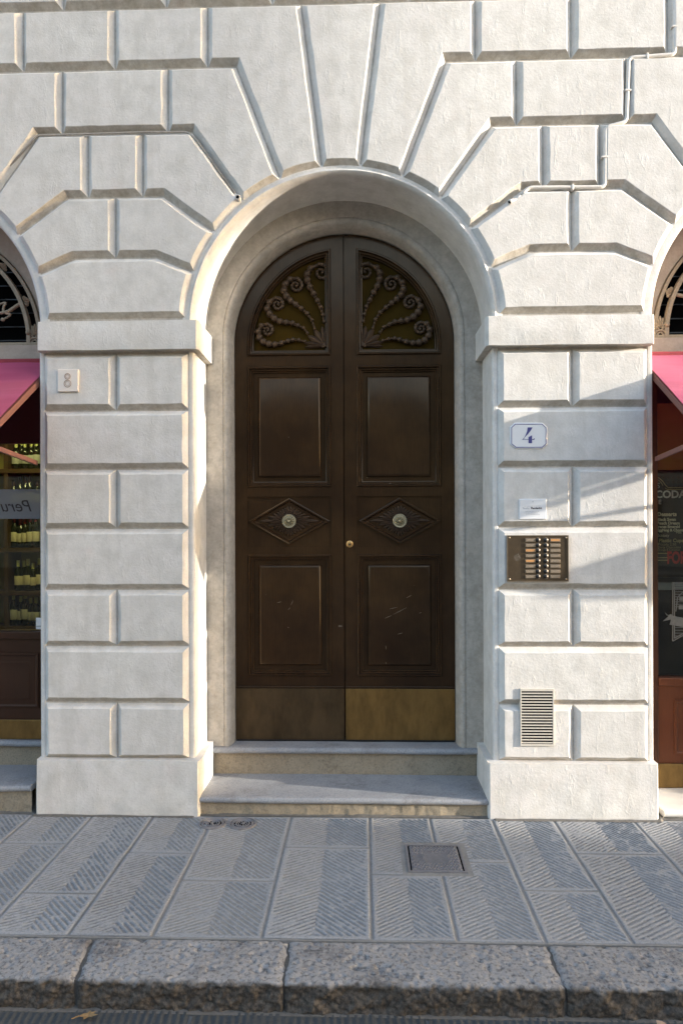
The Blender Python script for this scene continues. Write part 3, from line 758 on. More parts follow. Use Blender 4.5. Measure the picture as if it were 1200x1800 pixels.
    for p_, q_ in marks:
        a_, b_ = C2(*p_), C2(*q_); sm.tube([(a_[0], YD + .0019, a_[1]), ((a_[0] + b_[0]) / 2 + .001, YD + .0017, (a_[1] + b_[1]) / 2), (b_[0], YD + .0019, b_[1])], [.0006, .0013, .0005], 5)
    tag(put('paint_scratch', sm, PAPER, leaf), kind='stuff')
    # fan light with carved scrolls
    fan = [(X0, 2.822), (X1, 2.822)] + arcpts(RF, 0, a1, 26)
    put('moulding', mirror(MB().loops(moulding(fan, MP[:-1] + [(.042, YD + .030)]), False, False), s), WOOD, leaf, auto=30)
    put('backing_panel', mirror(MB().prism(inset(fan, .036), YD + .032, YD + .040), s), AMBER, leaf)
    def C(px, py): return ((620 + px / 6.667 - 601) / 267.9, 1.7 + (925 - (420 + py / 6.667)) / 267.9)
    paths = [([(105, 960), (115, 880), (140, 790), (180, 710), (225, 625), (270, 550), (297, 470), (300, 400), (265, 335), (205, 297)], (136, 375), 68),
             ([(215, 1040), (245, 940), (300, 860), (370, 800), (435, 750), (495, 705), (545, 655), (575, 590), (560, 515), (505, 455), (455, 440)], (435, 525), 66),
             ([(300, 1090), (345, 1030), (410, 1000), (475, 970), (545, 960), (620, 950), (690, 915), (745, 860), (775, 800), (750, 725), (705, 680)], (655, 745), 64),
             ([(330, 1190), (400, 1170), (470, 1165), (530, 1180), (605, 1205), (685, 1220), (755, 1215), (820, 1190), (865, 1140), (880, 1070), (845, 1000), (805, 983)], (775, 1050), 62)]
    for pts, sc, sr in paths:
        W = [C(*p) for p in pts]; n_ = len(W); mb = MB(); yc = YD + .016
        a0 = atan2(-(pts[-1][1] - sc[1]), pts[-1][0] - sc[0])
        sp = []
        for i in range(1, 22):
            t = i / 21; a = a0 + t * 2 * pi * 1.45; r_ = hypot(pts[-1][0] - sc[0], pts[-1][1] - sc[1]) * (1 - .86 * t)
            sp.append(C(sc[0] + r_ * cos(a), sc[1] - r_ * sin(a)))
        rad = [.0105 + .0135 * min(1, i / (n_ * .55)) - (.009 * max(0, (i - n_ * .7) / (n_ * .3))) for i in range(n_)]
        tr = [(x, yc + .006, z) for x, z in W] + [(x, yc + .006, z) for x, z in sp]
        mb.tube(tr, [r_ * .62 for r_ in rad] + [.0135 - .006 * i / 20 for i in range(21)], 8)
        for i in range(n_ - 1):
            for t in (0, .5):
                x = W[i][0] * (1 - t) + W[i + 1][0] * t; z = W[i][1] * (1 - t) + W[i + 1][1] * t
                if t == 0 or i < 2 or True:
                    mb.ball((x, yc - .003, z), rad[i] * (1.02 if t == 0 else .62), 10, 7, (1, 1.25, 1))
        for i in range(0, 20, 2): mb.ball((sp[i][0], yc - .001, sp[i][1]), .0125 - .005 * i / 20, 8, 5)
        mb.ball((sp[-1][0], yc - .005, sp[-1][1]), .010, 8, 5)
        put('carved_scroll', mirror(mb, s), CARVE, leaf, auto=60)
    sh = MB(); b0 = C(95, 1245)
    for tx, ty, wd in ((345, 1195, .016), (335, 1250, .013), (300, 1110, .020), (225, 1035, .020), (130, 1005, .018), (75, 1010, .014)):
        sh.petal(b0, C(tx, ty), wd, YD + .030, .022)
    for i in range(9):
        a = pi / 2 * i / 8; sh.ball((b0[0] + .020 * cos(a) - .004, YD + .008, b0[1] + .020 * sin(a) - .006), .006, 7, 5)
    sh.ball((b0[0], YD + .010, b0[1]), .012, 8, 6)
    put('carved_shell', mirror(sh, s), CARVE, leaf, auto=50)
    if s > 0:
        lk = MB().lathe([(.023, 0), (.023, -.005), (.019, -.009), (.012, -.010)], (0.035, YD - .0005, 1.583), 20, 'y')
        put('lock', lk, KEYBR, leaf, auto=40)
        put('lock_barrel', MB().lathe([(.007, 0), (.006, -.003)], (0.035, YD - .0105, 1.580), 12, 'y'), BRONZE, leaf)
put('threshold', MB().box(-0.715, 0.715, 0.478, 0.56, 0.286, 0.2985), BLACK, door)
put('door_back', MB().box(-0.8, 0.8, 0.535, 0.60, 0.25, 3.75), DARKWOOD, door)

# ------------------------------------------------------------------ shop fronts
def wedge_bar(mb, p, q, wid, thk):
    P, Q = Vector(p), Vector(q); t = (Q - P).normalized(); s_ = Vector((1, 0, 0)); n_ = t.cross(s_).normalized()
    vs = []
    for e in (P, Q):
        for a, b in ((-1, -1), (1, -1), (1, 1), (-1, 1)): vs.append(tuple(e + s_ * a * thk / 2 + n_ * b * wid / 2))
    return mb.add(vs, [(0, 1, 2, 3), (7, 6, 5, 4), (0, 4, 5, 1), (1, 5, 6, 2), (2, 6, 7, 3), (3, 7, 4, 0)])

def awning(cx, label, drop=0.0, proj=0.50):
    z0 = 2.56 - drop; m = 0.70
    aw = thing('awning', (cx, 0.3, z0), label, 'awning', 'pink awnings over the shop arches')
    hw = 0.868; nu, nv = 40, 22
    X, T = np.meshgrid(np.linspace(-hw, hw, nu), np.linspace(0, 1, nv), indexing='ij')
    Y = 0.28 - T * (0.28 + proj)
    Z = z0 - m * (Y - 0.0) * -1 * -1 if False else z0 + m * Y
    Z = Z - 0.014 * np.sin(pi * T) * (0.5 + 0.5 * np.cos(2 * pi * X / 0.58)) + 0.006 * fbm(X + cx, T, 4, 77)
    grid_obj('canvas', np.stack([X + cx, Y, Z + 0.006], -1), nu, nv, FABRIC, aw)
    val = np.stack([X + cx, -proj - 0.004 - 0.006 * np.sin(9 * X), z0 - m * proj - 0.004 - 0.11 * T], -1)
    grid_obj('valance', val, nu, nv, FABRIC, aw)
    for s_ in (-1, 1):
        x = cx + s_ * 0.862
        put('side_arm', wedge_bar(MB(), (x, 0.27, z0 + m * .27 - .024), (x, -proj, z0 - m * proj - .024), .034, .022), ARMM, aw)
        put('brace', wedge_bar(MB(), (x, 0.03, z0 - 0.475), (x, -proj * .93, z0 - 0.475 + .085 * proj), .026, .016), ARMM, aw)
    put('top_band', MB().box(cx - .872, cx + .872, .255, .322, 2.712 - drop, 2.770 - drop), TOP_BAND, aw, bevel=.012)  # dark red band along the top edge of the canvas
    put('front_bar', MB().tube([(cx - hw, -proj + .002, z0 - m * proj - .016), (cx + hw, -proj + .002, z0 - m * proj - .016)], .013, 8), ARMM, aw)
    return aw

def fanlight(cx, label):
    fl = thing('fanlight', (cx, 0.40, 2.80), label, 'fanlight', 'cast iron fanlights above the shops')
    y = 0.36
    def half(r, wd, y0, y1, zb=2.88, a0=0.0):
        mb = MB(); n_ = 48; rings = []
        for rr, yy in ((r - wd / 2, y0), (r + wd / 2, y0), (r + wd / 2, y1), (r - wd / 2, y1)):
            pts = [(cx + rr, zb)] + [(cx + rr * cos(pi * i / n_), SPR + rr * sin(pi * i / n_)) for i in range(n_ + 1)] + [(cx - rr, zb)]
            rings.append([(x_, yy, z_) for x_, z_ in pts])
        rings.append(rings[0]); return mb.loops(rings, False, False, False)
    put('outer_frame', half(0.728, .020, y - .01, y + .03), IRON, fl, auto=30)
    put('inner_arch', half(0.662, .024, y - .022, y + .018), IRON, fl, auto=30)
    put('inner_arch', half(0.340, .020, y - .014, y + .012), IRON, fl, auto=30)
    put('sill_bar', MB().box(cx - .738, cx + .738, y - .02, y + .02, 2.8735, 2.895), IRON, fl, bevel=.004)
    for i in range(1, 8):
        a = pi * i / 8; mb = MB()
        def P(r, da=0.0): return (cx + r * cos(a + da), y - .004, SPR + r * sin(a + da))
        mb.tube([P(.34), P(.41, .03), P(.48, .0), P(.56, -.03), P(.655)], [.010, .012, .010, .012, .012], 7)
        for sg in (-1, 1):
            pts = [P(.53, 0)] + [P(.53 + .045 * sin(t * 4.4) * (1 - t * .5), sg * (.04 + .11 * t * (1 - .45 * t))) for t in np.linspace(.1, 1, 9)]
            mb.tube(pts, [.010 - .004 * k / 9 for k in range(10)], 6)
            mb.ball(pts[-1], .014, 7, 5)
        put('scroll_bar', mb, IRON, fl, auto=60)
        mb = MB()
        for da in (-.05, -.025, 0, .025, .05):
            r0 = .680; tip = .722 - abs(da) * .5
            mb.petal((cx + r0 * cos(a + da * .3), SPR + r0 * sin(a + da * .3)), (cx + tip * cos(a + da), SPR + tip * sin(a + da)), .012, y - .004, .018)
        put('palmette', mb, IRON, fl, auto=60)
    for sg in (-1, 1):                                     # palmettes in the lower corners
        mb = MB(); bx = cx + sg * .698; bz = 2.893
        for k, a in enumerate(np.linspace(.35, pi - .35, 7)):
            L_ = .052 + .042 * sin(a); mb.petal((bx + .012 * cos(a), bz + .034 + .012 * sin(a)), (bx + L_ * cos(a) * .55, bz + .030 + L_ * sin(a)), .011, y - .004, .018)
        for q in (-1, 1):
            pts = [(bx + q * (.024 + .013 * cos(t)) , y - .012, bz + .040 + .013 * sin(t)) for t in np.linspace(0, 5.6, 12)]
            mb.tube(pts, .0048, 6)
        pts = [(bx + .036 * cos(t), y - .010, bz + .036 * sin(t) * .9) for t in np.linspace(0.05, pi - .05, 12)]
        mb.tube(pts, .0075, 7)
        pts = [(bx + .018 * cos(t), y - .010, bz + .018 * sin(t)) for t in np.linspace(0.05, pi - .05, 8)]
        mb.tube(pts, .006, 6)
        put('palmette', mb, IRON, fl, auto=60)
        put('collar', MB().ball((cx + sg * .662, y - .026, 2.955), .015, 8, 6), IRON, fl, smooth=True)
    for i in range(9):
        z = 2.93 + i * .09; hwid = sqrt(max(.01, .735 ** 2 - max(0, z - SPR) ** 2))
        put('louvre', MB().box(cx - hwid, cx + hwid, y + .075, y + .083, z, z + .006), BLACK, fl)
    n_ = 30
    put('dark_pane', MB().prism([(cx - .738, 2.875), (cx + .738, 2.875)] + [(cx + .738 * cos(pi * i / n_), SPR + .738 * sin(pi * i / n_)) for i in range(n_ + 1)], y + .10, y + .106), HOLE, fl)
    return fl

def shop(cx, left):
    c0 = 'left' if left else 'right'
    put('lintel', MB().box(cx - .878, cx + .878, 0.325, 0.50, 2.772, 2.873), LINTEL_ST, pal, bevel=.006)
    sf = thing('storefront', (cx, 0.4, 0.3), 'wine shop window with dark panelling behind the pink awning on the left' if left else 'red brown shop front with a lettered menu window under the sunlit awning', 'shop front')
    zb = 0.335 if left else 0.055; zp = 1.0 if left else 0.715; wd = DARKWOOD if left else SHOPWOOD
    pw = 0.055 if left else 0.155
    for sg in (-1, 1):
        put('post', MB().box(cx + sg * .878 - (pw if sg > 0 else 0), cx + sg * .878 + (pw if sg < 0 else 0), 0.335, 0.43, zb, 2.771), DARKWOOD, sf, bevel=.004)
    iw = .878 - pw
    put('sill_rail', MB().box(cx - iw, cx + iw, 0.325, 0.43, zp - .02, zp + .03), wd, sf, bevel=.006)
    put('top_rail', MB().box(cx - iw, cx + iw, 0.34, 0.43, 2.70, 2.771), DARKWOOD, sf, bevel=.004)
    put('base_board', MB().box(cx - iw, cx + iw, 0.345, 0.43, zb + .125 if left else .205, zp - .02), wd, sf)
    q = rect(cx - iw + .10, cx + iw - .10, (zb + .2) if left else .26, zp - .11)
    put('panel', MB().loops([[(x, y, z) for x, z in inset(q, d)] for d, y in ((0, .345), (.002, .336), (.012, .334), (.022, .341), (.05, .341), (.06, .336), (.065, .336))], False, True), wd, sf, auto=30)
    put('kick_plate', MB().box(cx - iw - .02, cx + iw + .02, 0.332, 0.43, zb, zb + .125 if left else .205), BRASS, sf, bevel=.003)
    put('glass_pane', MB().box(cx - iw, cx + iw, 0.375, 0.381, zp + .03, 2.70), GLASS, sf)
    # shop room
    rm = MB(); x0, x1, y0, y1, z0, z1 = cx - 1.34, cx + 1.34, 0.505, 3.6, -.05, 3.9
    rm.add([(x0, y0, z0), (x1, y0, z0), (x1, y1, z0), (x0, y1, z0), (x0, y0, z1), (x1, y0, z1), (x1, y1, z1), (x0, y1, z1)], [(0, 1, 2, 3), (4, 7, 6, 5), (2, 6, 7, 3), (0, 3, 7, 4), (1, 5, 6, 2)])
    room = put('shop_interior', rm, INTERIOR); tag(room, kind='structure')
    return sf
LX, RX = -PITCH, PITCH
sfL = shop(LX, True); sfR = shop(RX, False)
fanlight(LX, 'cast iron fanlight with scrolls in the shaded arch above the left shop')
fanlight(RX, 'cast iron fanlight with palmette in the sunlit arch above the right shop')
awning(LX, 'magenta pink awning in shade on the left shop beside the number 8 tile')
awning(RX, 'pink red awning lit by the sun on the right shop beside the number 4 plate')
awn3 = awning(2 * PITCH, 'pink awning over the next arch further along the street', 0.15, 0.62)

# left shop steps
ls = thing('shop_steps', (LX, 0.1, 0), 'two grey stone steps in front of the dark wine shop', 'steps')
tread('tread', LX - .84, LX + .84, -0.02, 0.40, 0.13, 0.167, ls, TREAD, 71); riser(LX - .84, LX + .84, 0.004, -0.03, 0.134, ls, RISER, 72, 0.006)
tread('tread', LX - .84, LX + .84, 0.300, 0.56, 0.293, 0.332, ls, TREAD, 73); riser(LX - .84, LX + .84, 0.338, 0.16, 0.296, ls, RISER, 74, 0.003)
rs = thing('shop_doorstep', (RX, 0.1, 0), 'low white marble doorstep in sunlight at the right edge', 'steps')
tread('tread', RX - .84, RX + .84, -0.015, 0.50, 0.012, 0.052, rs, MARBLE, 75); riser(RX - .84, RX + .84, 0.002, -0.03, 0.014, rs, MARBLE, 76, 0.003)

# ---- left shop window: film band with lettering, sticker, shelves, bottles
zb0 = at(30, 912, .372)[1]; zb1 = at(30, 860, .372)[1]
put('frosted_band', MB().box(LX - .82, LX + .82, 0.3715, 0.3735, zb0, zb1), FILM, sfL)
xx, zz = at(58, 899, .370)
put('lettering', text_mb('Peru', 0.108, xx, zz, 0.370, shear=0.35, mirror=True), INK, sfL)
xx, zz = at(64, 1106, .371)
put('sticker', MB().prism(rect(xx, xx + .06, zz, zz + .075), .3690, .3725).prism(rect(xx + .003, xx + .055, zz + .018, zz + .022), .3685, .3695, 1), [ENAMEL, INK], sfL)
YS = 2.55
sx0, sx1 = at(8, 900, YS)[0], at(75, 900, YS)[0] + 0.75
rows = [1.012, 0.0, 0, 0, 0]
shelfz = [at(40, py, YS)[1] for py in (825, 893, 962, 1037, 1098)]
su = thing('wine_shelf', ((sx0 + sx1) / 2, YS, 0), 'lit wooden wine shelf behind the glass of the left shop', 'shelf')
put('back_board', MB().box(sx0 - .3, sx1, YS + .16, YS + .19, 0, 2.9), BACKP, su)
dx = at(22, 900, YS)[0]
for x in (sx0 - .3, dx - .03, sx1): put('upright', MB().box(x, x + .04, YS - .10, YS + .16, 0, 2.9), SHELFW, su)
for z in shelfz + [2.62]: put('shelf_board', MB().box(sx0 - .26, sx1, YS - .11, YS + .158, z - .045, z - .004), SHELFW, su, bevel=.003)
def bottle(name, capm, labm, label, group):
    b = thing(name, (0, 0, 0), label, 'bottle', group)
    put('glass_body', MB().lathe([(.034, 0), (.0375, .006), (.0375, .175), (.034, .198), (.018, .225), (.0145, .24), (.0145, .285)], seg=14), BOTTLE, b, auto=50)
    put('paper_label', MB().lathe([(.0379, .055), (.0383, .056), (.0383, .145), (.0379, .146)], seg=14), labm, b, auto=50)
    put('capsule', MB().lathe([(.0150, .238), (.0156, .242), (.0156, .298), (.0130, .300)], seg=12), capm, b, auto=50)
    return b
ordn = ['first', 'second', 'third', 'fourth', 'fifth', 'sixth', 'seventh', 'eighth', 'ninth', 'tenth']
rown = ['top', 'second', 'third', 'fourth', 'bottom']
rowcfg = [([32, 41, 49, 58, 66], CAPG, LABELW, 'pale green topped'), ([27, 37, 48, 56, 67], CAPD, LABELW, 'dark capped grey labelled'), ([18, 28, 38, 47, 57, 67], CAPR, LABELM, 'cream labelled red capped'),
          ([36, 44, 52, 60, 69], CAPG, LABELM, 'dark green capped'), ([28, 38, 47, 56, 66], CAPG, LABELW, 'squat dark')]
for ri, (pxs, capm, labm, look) in enumerate(rowcfg):
    proto = None
    xs_ = [at(p, 900, YS)[0] for p in pxs]
    xs_ += [xs_[-1] + .09 * (k + 1) for k in range(3)]
    nvis = len(pxs)
    for k, x in enumerate(xs_):
        place = ordn[k] + ' from the left'
        lab = 'dark wine bottle on the %s shelf of left shop, %s' % (rown[ri], place)
        if proto is None: proto = bottle('wine_bottle', capm, labm, lab, 'wine bottles on the shop shelves'); b = proto
        else: b = copy_tree(proto); b['label'] = lab
        b.location = (x, YS - .02 + random.uniform(-.03, .03), shelfz[ri]); b.rotation_euler.z = random.uniform(-.4, .4); b.scale = (random.uniform(.92, 1.12),) * 2 + (random.uniform(.86, 1.08),)
put('added_dark_board', MB().box(LX - .82, LX + .82, .62, .66, at(40, 780, .64)[1], 2.9), DARKWOOD, sfL)  # added board whose dark colour stands in for the unlit top of the shop
lampL = thing('shop_lamp', (LX + .2, 1.6, 3.1), 'warm lit ceiling lamp inside the left wine shop', 'lamp')
put('housing', MB().box(LX - .5, LX + .9, 1.55, 1.65, 3.12, 3.9), BLACK, lampL); put('diffuser', MB().box(LX - .5, LX + .9, 1.52, 1.68, 3.06, 3.12), LAMPM, lampL)

# ---- right shop window: menu lettering and things behind the glass
YG = .3725
def rx(px, py, y=YG): return at(px, py, y)
x1, z1 = rx(1150, 1010, .40); x2, z2 = rx(1300, 828, .40)
bd = thing('menu_board', ((x1 + x2) / 2, .41, z1), 'black menu board with chalk lettering in the right shop window', 'menu board')
put('board', MB().box(x1, x2, .400, .415, z1, z2), BOARD, bd)
mb = MB()
pts = [rx(1150, 839, .397), rx(1157, 840, .397), rx(1163, 845, .397), rx(1168, 852, .397), rx(1173, 857, .397), rx(1300, 857, .397)]
mb.tube([(x, .398, z) for x, z in pts], .0035, 6)
pts = [rx(1150, 842.5, .397), rx(1156, 843.5, .397), rx(1161, 848, .397), rx(1166, 856, .397), rx(1172, 860.5, .397), rx(1300, 860.5, .397)]
mb.tube([(x, .398, z) for x, z in pts], .002, 6)
put('arched_line', mb, GOLDL, bd)
def line(s_, px, py, hpx, m, bold=0.0, shear=0.0, sx=1.0):
    x, z = rx(px, py, .398); return put('lettering', text_mb(s_, hpx * 4.39 / 1200 / .70, x, z, .398, bold=bold, shear=shear, sx=sx), m, bd)
line('S', 1153, 858, 9, WHITEP); line('CODA', 1150.5, 875, 12.5, WHITEP, .002); line('E', 1156, 886, 7.5, WHITEP, .001)
line('Desserts', 1154, 907, 6.5, CREAMP, .0015); line('Black Swan', 1154, 915.5, 5, CREAMP, .001); line('Peach Dream', 1154, 922, 5, CREAMP, .001)
line('Irenes Emerald', 1154, 928, 4.5, CREAMP, .001); line('EggNog & Chocolate', 1154, 934, 4.5, CREAMP, .001); line('Milk', 1187, 938, 4, CREAMP)
line('Ecstasy', 1154, 943.5, 5, CREAMP); line('Plastic Cups', 1157, 953, 6, GOLDL, .001); line('Piccolo 2.50', 1155, 959, 4.5, GOLDL); line('Dirty Chocolate', 1155, 964, 4.2, GOLDL); line('Orange & Cinnamon', 1155, 968, 3.2, GOLDL)
mb = MB()
for py in (972, 979.5, 984):
    a = rx(1153, py, .398); b_ = rx(1172, py + 1.5, .398); mb.box(a[0], b_[0], .3975, .399, b_[1], a[1])
put('gold_line', mb, GOLDL, bd)
line('FOR', 1171, 990, 20, REDP, .004, 0, .62)
a = rx(1150, 826, .43); b_ = rx(1300, 735, .43)
hp = thing('hanging_panel', ((a[0] + b_[0]) / 2, .45, a[1]), 'orange brown panel behind the right shop glass above the menu', 'panel')
put('board', MB().box(a[0], b_[0], .440, .455, a[1], b_[1] + .1), ORANGE, hp)
pt = MB(); a = rx(1158, 862, .43); 
for i in range(14):
    for j in range(3): 
        cx_, cz_ = a[0] + .012 + i * .03, a[1] + .02 + j * .03
        pt.prism([(cx_ - .012, cz_), (cx_, cz_ - .012), (cx_ + .012, cz_), (cx_, cz_ + .012)], .396, .3995)
put('fretwork', pt, DARKWOOD, bd)
# counter and things low in the window, seen dimly
ct = thing('display_counter', (RX, .7, 0), 'wooden display counter with pale ledge behind the lower right shop glass', 'counter')
a = rx(1150, 1022, .6); put('ledge', MB().box(RX - .8, RX + .8, .52, 1.0, a[1] - .05, a[1]), GREYST, ct, bevel=.006)
put('front_board', MB().box(RX - .8, RX + .8, .56, .95, .3, a[1] - .05), TEALD, ct)
put('back_board', MB().box(RX - .8, RX + .8, 1.6, 1.64, 0, 2.6), SHELFW, ct)
# white emblem on the glass
mb = MB()
def seg(p, q, wd=.0035):
    x0_, z0_ = rx(*p); x1_, z1_ = rx(*q); mb.tube([(x0_, .3735, z0_), (x1_, .3735, z1_)], wd, 5)
seg((1181.5, 1024), (1181.5, 1127)); seg((1184.5, 1024), (1184.5, 1122)); seg((1181.5, 1127), (1230, 1100)); seg((1184.5, 1122), (1230, 1097)); seg((1181.5, 1024), (1240, 1024))
for i in range(10): seg((1185, 1027 + i * 4.4), (1200 + i * .8, 1027 + i * 4.4), .0022)
for i in range(4): seg((1185, 1103 + i * 5), (1222 - i * 6, 1103 + i * 5), .0022)
mb.prism([rx(1164, 1092), rx(1183, 1088), rx(1179, 1079), rx(1171, 1082), rx(1168, 1077), rx(1174, 1083)][::-1], .3715, .3745)
mb.prism([rx(1176, 1098), rx(1230, 1108), rx(1230, 1092), rx(1180, 1082)], .3705, .3735)
seg((1187, 1075), (1190, 1050)); seg((1190, 1050), (1200, 1040)); seg((1200, 1040), (1230, 1036))
mb.prism([rx(1193, 1056), rx(1230, 1056), rx(1230, 1049), rx(1193, 1049)], .3705, .3735)
mb.prism([rx(1192, 1071), rx(1230, 1071), rx(1230, 1064), rx(1192, 1064)], .3705, .3735)
put('emblem', mb, ETCH, sfR)

# ------------------------------------------------------------------ things on the wall
# number 8 tile
t8 = thing('number_tile', (-1.618, 0, 2.502), 'square cream tile engraved with a brown 8 on the left pier', 'number tile')
put('tile', MB().box(-1.679, -1.556, -0.014, 0.002, 2.502, 2.635), TILE, t8, bevel=.003)
mb = MB()
for cz_, r_ in ((2.592, .0165), (2.549, .0205)):
    for k_ in (1.0, .62):
        mb.tube([(-1.619 + r_ * k_ * cos(t), -0.0143, cz_ + r_ * k_ * sin(t)) for t in np.linspace(0, 2 * pi, 25)], .0024 if k_ == 1 else .0012, 5, cap=False)
put('numeral', mb, TILEBR, t8)
# number 4 plate
def C7(x, y): return at(860 + x / 5.293, 700 + y / 5.293, -.006)
n4 = thing('number_plate', (1.09, 0, 2.14), 'white enamel house number plate with a blue 4 on the right pier', 'number plate')
oct_ = [(190, 268), (232, 228), (492, 228), (536, 268), (536, 430), (492, 470), (240, 470), (190, 430)]
P8 = [C7(*p) for p in oct_]
if area(P8) < 0: P8 = P8[::-1]
put('plate', MB().loops([[(x, .004, z) for x, z in P8], [(x, -.004, z) for x, z in P8], [(x, -.007, z) for x, z in inset(P8, .004)]], False, True), ENAMEL, n4)
mb = MB(); ra, rb = inset(P8, .0065), inset(P8, .0105)
for i in range(8):
    j = (i + 1) % 8; mb.prism([ra[i], ra[j], rb[j], rb[i]], -.0078, -.006)
put('border', mb, BLUE, n4)
mb = MB()
for pg in ([(352, 272), (348, 305), (335, 340), (318, 372), (355, 335), (385, 295), (397, 272)], [(302, 382), (302, 386), (362, 386), (362, 382)], [(318, 370), (302, 383), (310, 385), (328, 366)],
           [(360, 362), (360, 419), (393, 419), (393, 345)], [(393, 388), (410, 389), (418, 380), (414, 372), (405, 380), (393, 383)]):
    q = [C7(*p) for p in pg]
    if area(q) < 0: q = q[::-1]
    mb.prism(q, -.0082, -.0065)
put('numeral', mb, BLUE, n4)
# small white name plate
npl = thing('name_plate', (1.106, 0, 1.736), 'small white plate with fine print above the bronze bell panel', 'sign')
put('plate', MB().box(1.027, 1.185, -.006, .002, 1.736, 1.855), ENAMEL, npl, bevel=.004)
mb = MB()
text_mb('Pacciarini', .0165, 1.094, 1.796, -.0066, bold=.0006, mi=0, mb=mb)
text_mb('Studio', .0155, 1.046, 1.796, -.0066, mi=1, mb=mb)
for zz_, a_, b_ in ((1.812, .03, .125), (1.782, .035, .115), (1.772, .03, .11), (1.762, .04, .12)):
    for k in range(9):
        xa = 1.027 + a_ + (b_ - a_) * k / 9; mb.box(xa, xa + (b_ - a_) / 9 * random.uniform(.5, .9), -.0068, -.0064, zz_, zz_ + .002, 1)
mb.ball((1.106, -.0068, 1.838), .0025, 6, 4, (1, .4, 1))
put('print', mb, [INK, GREYINK], npl)
# bell panel
bp = thing('bell_panel', (1.13, 0, 1.375), 'bronze doorbell panel with eight rows of buttons on the right pier', 'intercom')
put('back_plate', MB().box(.954, 1.308, -.012, .002, 1.375, 1.644), BRONZE, bp, bevel=.003)
mb = MB().box(.954, 1.308, -.0155, -.0115, 1.6395, 1.644).box(.954, 1.308, -.0155, -.0115, 1.375, 1.3795).box(.954, .9585, -.0155, -.0115, 1.3795, 1.6395).box(1.3035, 1.308, -.0155, -.0115, 1.3795, 1.6395)
put('rim', mb, RIM, bp)
def C7b(x, y): return at(860 + x / 5.293, 700 + y / 5.293, -.014)
for r_ in range(8):
    yy = 1320 + r_ * 48.6
    for a_, b_, ci in ((330, 425, 0), (560, 655, 1)):
        x0_, z0_ = C7b(a_, yy + 16); x1_, z1_ = C7b(b_, yy - 16)
        m_ = PAPER_OR if (r_ in (2, 4) and ci == 0) or (r_ == 0 and ci == 1) else PAPER
        put('card_holder', MB().box(x0_, x1_, -.0165, -.0115, z0_, z1_), RIM, bp, bevel=.001)
        put('name_card', MB().box(x0_ + .004, x1_ - .004, -.0172, -.016, z0_ + .004, z1_ - .003), m_, bp)
    for a_ in (447, 520):
        x0_, z0_ = C7b(a_, yy)
        put('button', MB().lathe([(.012, 0), (.012, -.004), (.0095, -.0075), (.004, -.009)], (x0_, -.012, z0_), 14, 'y'), BLACK, bp, auto=40)
        put('button_ring', MB().lathe([(.0135, 0), (.0138, -.003), (.012, -.004)], (x0_ + .002, -.0118, z0_), 14, 'y'), RIM, bp, auto=40)
for x_, z_ in ((.968, 1.630), (1.294, 1.630), (.968, 1.390), (1.294, 1.390)):
    put('screw', MB().lathe([(.006, 0), (.006, -.002), (.003, -.0045)], (x_, -.0118, z_), 10, 'y'), RIM, bp, auto=40)
x0_, z0_ = C7b(255, 1480)
mb = MB()
for i in range(-3, 4):
    for j in range(-3, 4):
        if i * i + j * j < 11: mb.ball((x0_ + i * .006, -.0118, z0_ + j * .006), .0018, 5, 4, (1, .4, 1))
tag(put('speaker_holes', mb, BLACK, bp), kind='stuff')
# vent grille
vg = thing('vent_grille', (1.126, 0, .42), 'cream slatted vent grille low on the right pier', 'vent')
vx0, vx1, vz0, vz1 = 1.030, 1.223, .420, .753
mb = MB().box(vx0, vx0 + .007, -.0078, .044, vz0, vz1).box(vx1 - .007, vx1, -.0078, .044, vz0, vz1).box(vx0 + .007, vx1 - .007, -.0078, .044, vz0, vz0 + .012).box(vx0 + .007, vx1 - .007, -.0078, .044, vz1 - .014, vz1)
put('frame', mb, GRILLE, vg)
put('dark_back', MB().box(vx0 + .005, vx1 - .005, -.0030, .042, vz0 + .005, vz1 - .005), HOLE, vg)
for i in range(18):
    z = vz0 + .0145 + i * (vz1 - vz0 - .03) / 18
    put('slat', MB().box(vx0 + .007, vx1 - .007, -.0072, -.0040, z + .0015, z + .0090), GRILLE, vg, bevel=.001)
# conduit on the right
cd = thing('conduit', (1.9, 0, 4.7), 'painted conduit pipe stepping down the joints to a cut end at upper right', 'pipe')
def smooth_path(pts, r=.03, y=.012):
    P = [Vector((x, y, z)) for x, z in pts]; out = [P[0]]
    for i in range(1, len(P) - 1):
        a = (P[i - 1] - P[i]); b = (P[i + 1] - P[i]); ra = min(r, a.length * .45, b.length * .45)
        A = P[i] + a.normalized() * ra; B = P[i] + b.normalized() * ra
        for t in np.linspace(0, 1, 6): out.append(A * (1 - t) ** 2 + P[i] * 2 * t * (1 - t) + B * t * t)
    return out + [P[-1]]
pth = [at(px, py, .012) for px, py in ((1184, -60), (1185, 96), (1104, 102), (1100, 214), (1063, 224), (1062, 329), (927, 330), (914, 345))]
put('pipe', MB().tube(smooth_path(pth), .0115, 10), CONDUIT, cd, smooth=True)
for px, py, vert in ((1184, 48, 1), (1136, 100, 0), (1102, 160, 1), (1061, 277, 1), (1005, 330, 0)):
    x_, z_ = at(px, py, .012)
    mb = MB().box(x_ - .018, x_ + .018, -.001, .028, z_ - .006, z_ + .006) if vert else MB().box(x_ - .006, x_ + .006, -.001, .028, z_ - .018, z_ + .018)
    put('pipe_clip', mb, CONDUIT, cd, bevel=.003)
xa, za = at(914, 345, .012); xb, zb_ = at(895, 355, -.01)
put('pipe_end', MB().tube([(xa, .012, za), (xa - .015, .012, za - .02), (xb + .012, .008, zb_ + .012), (xb, -.012, zb_)], [.0115, .0115, .0125, .0135], 12), CONDUIT, cd, smooth=True)
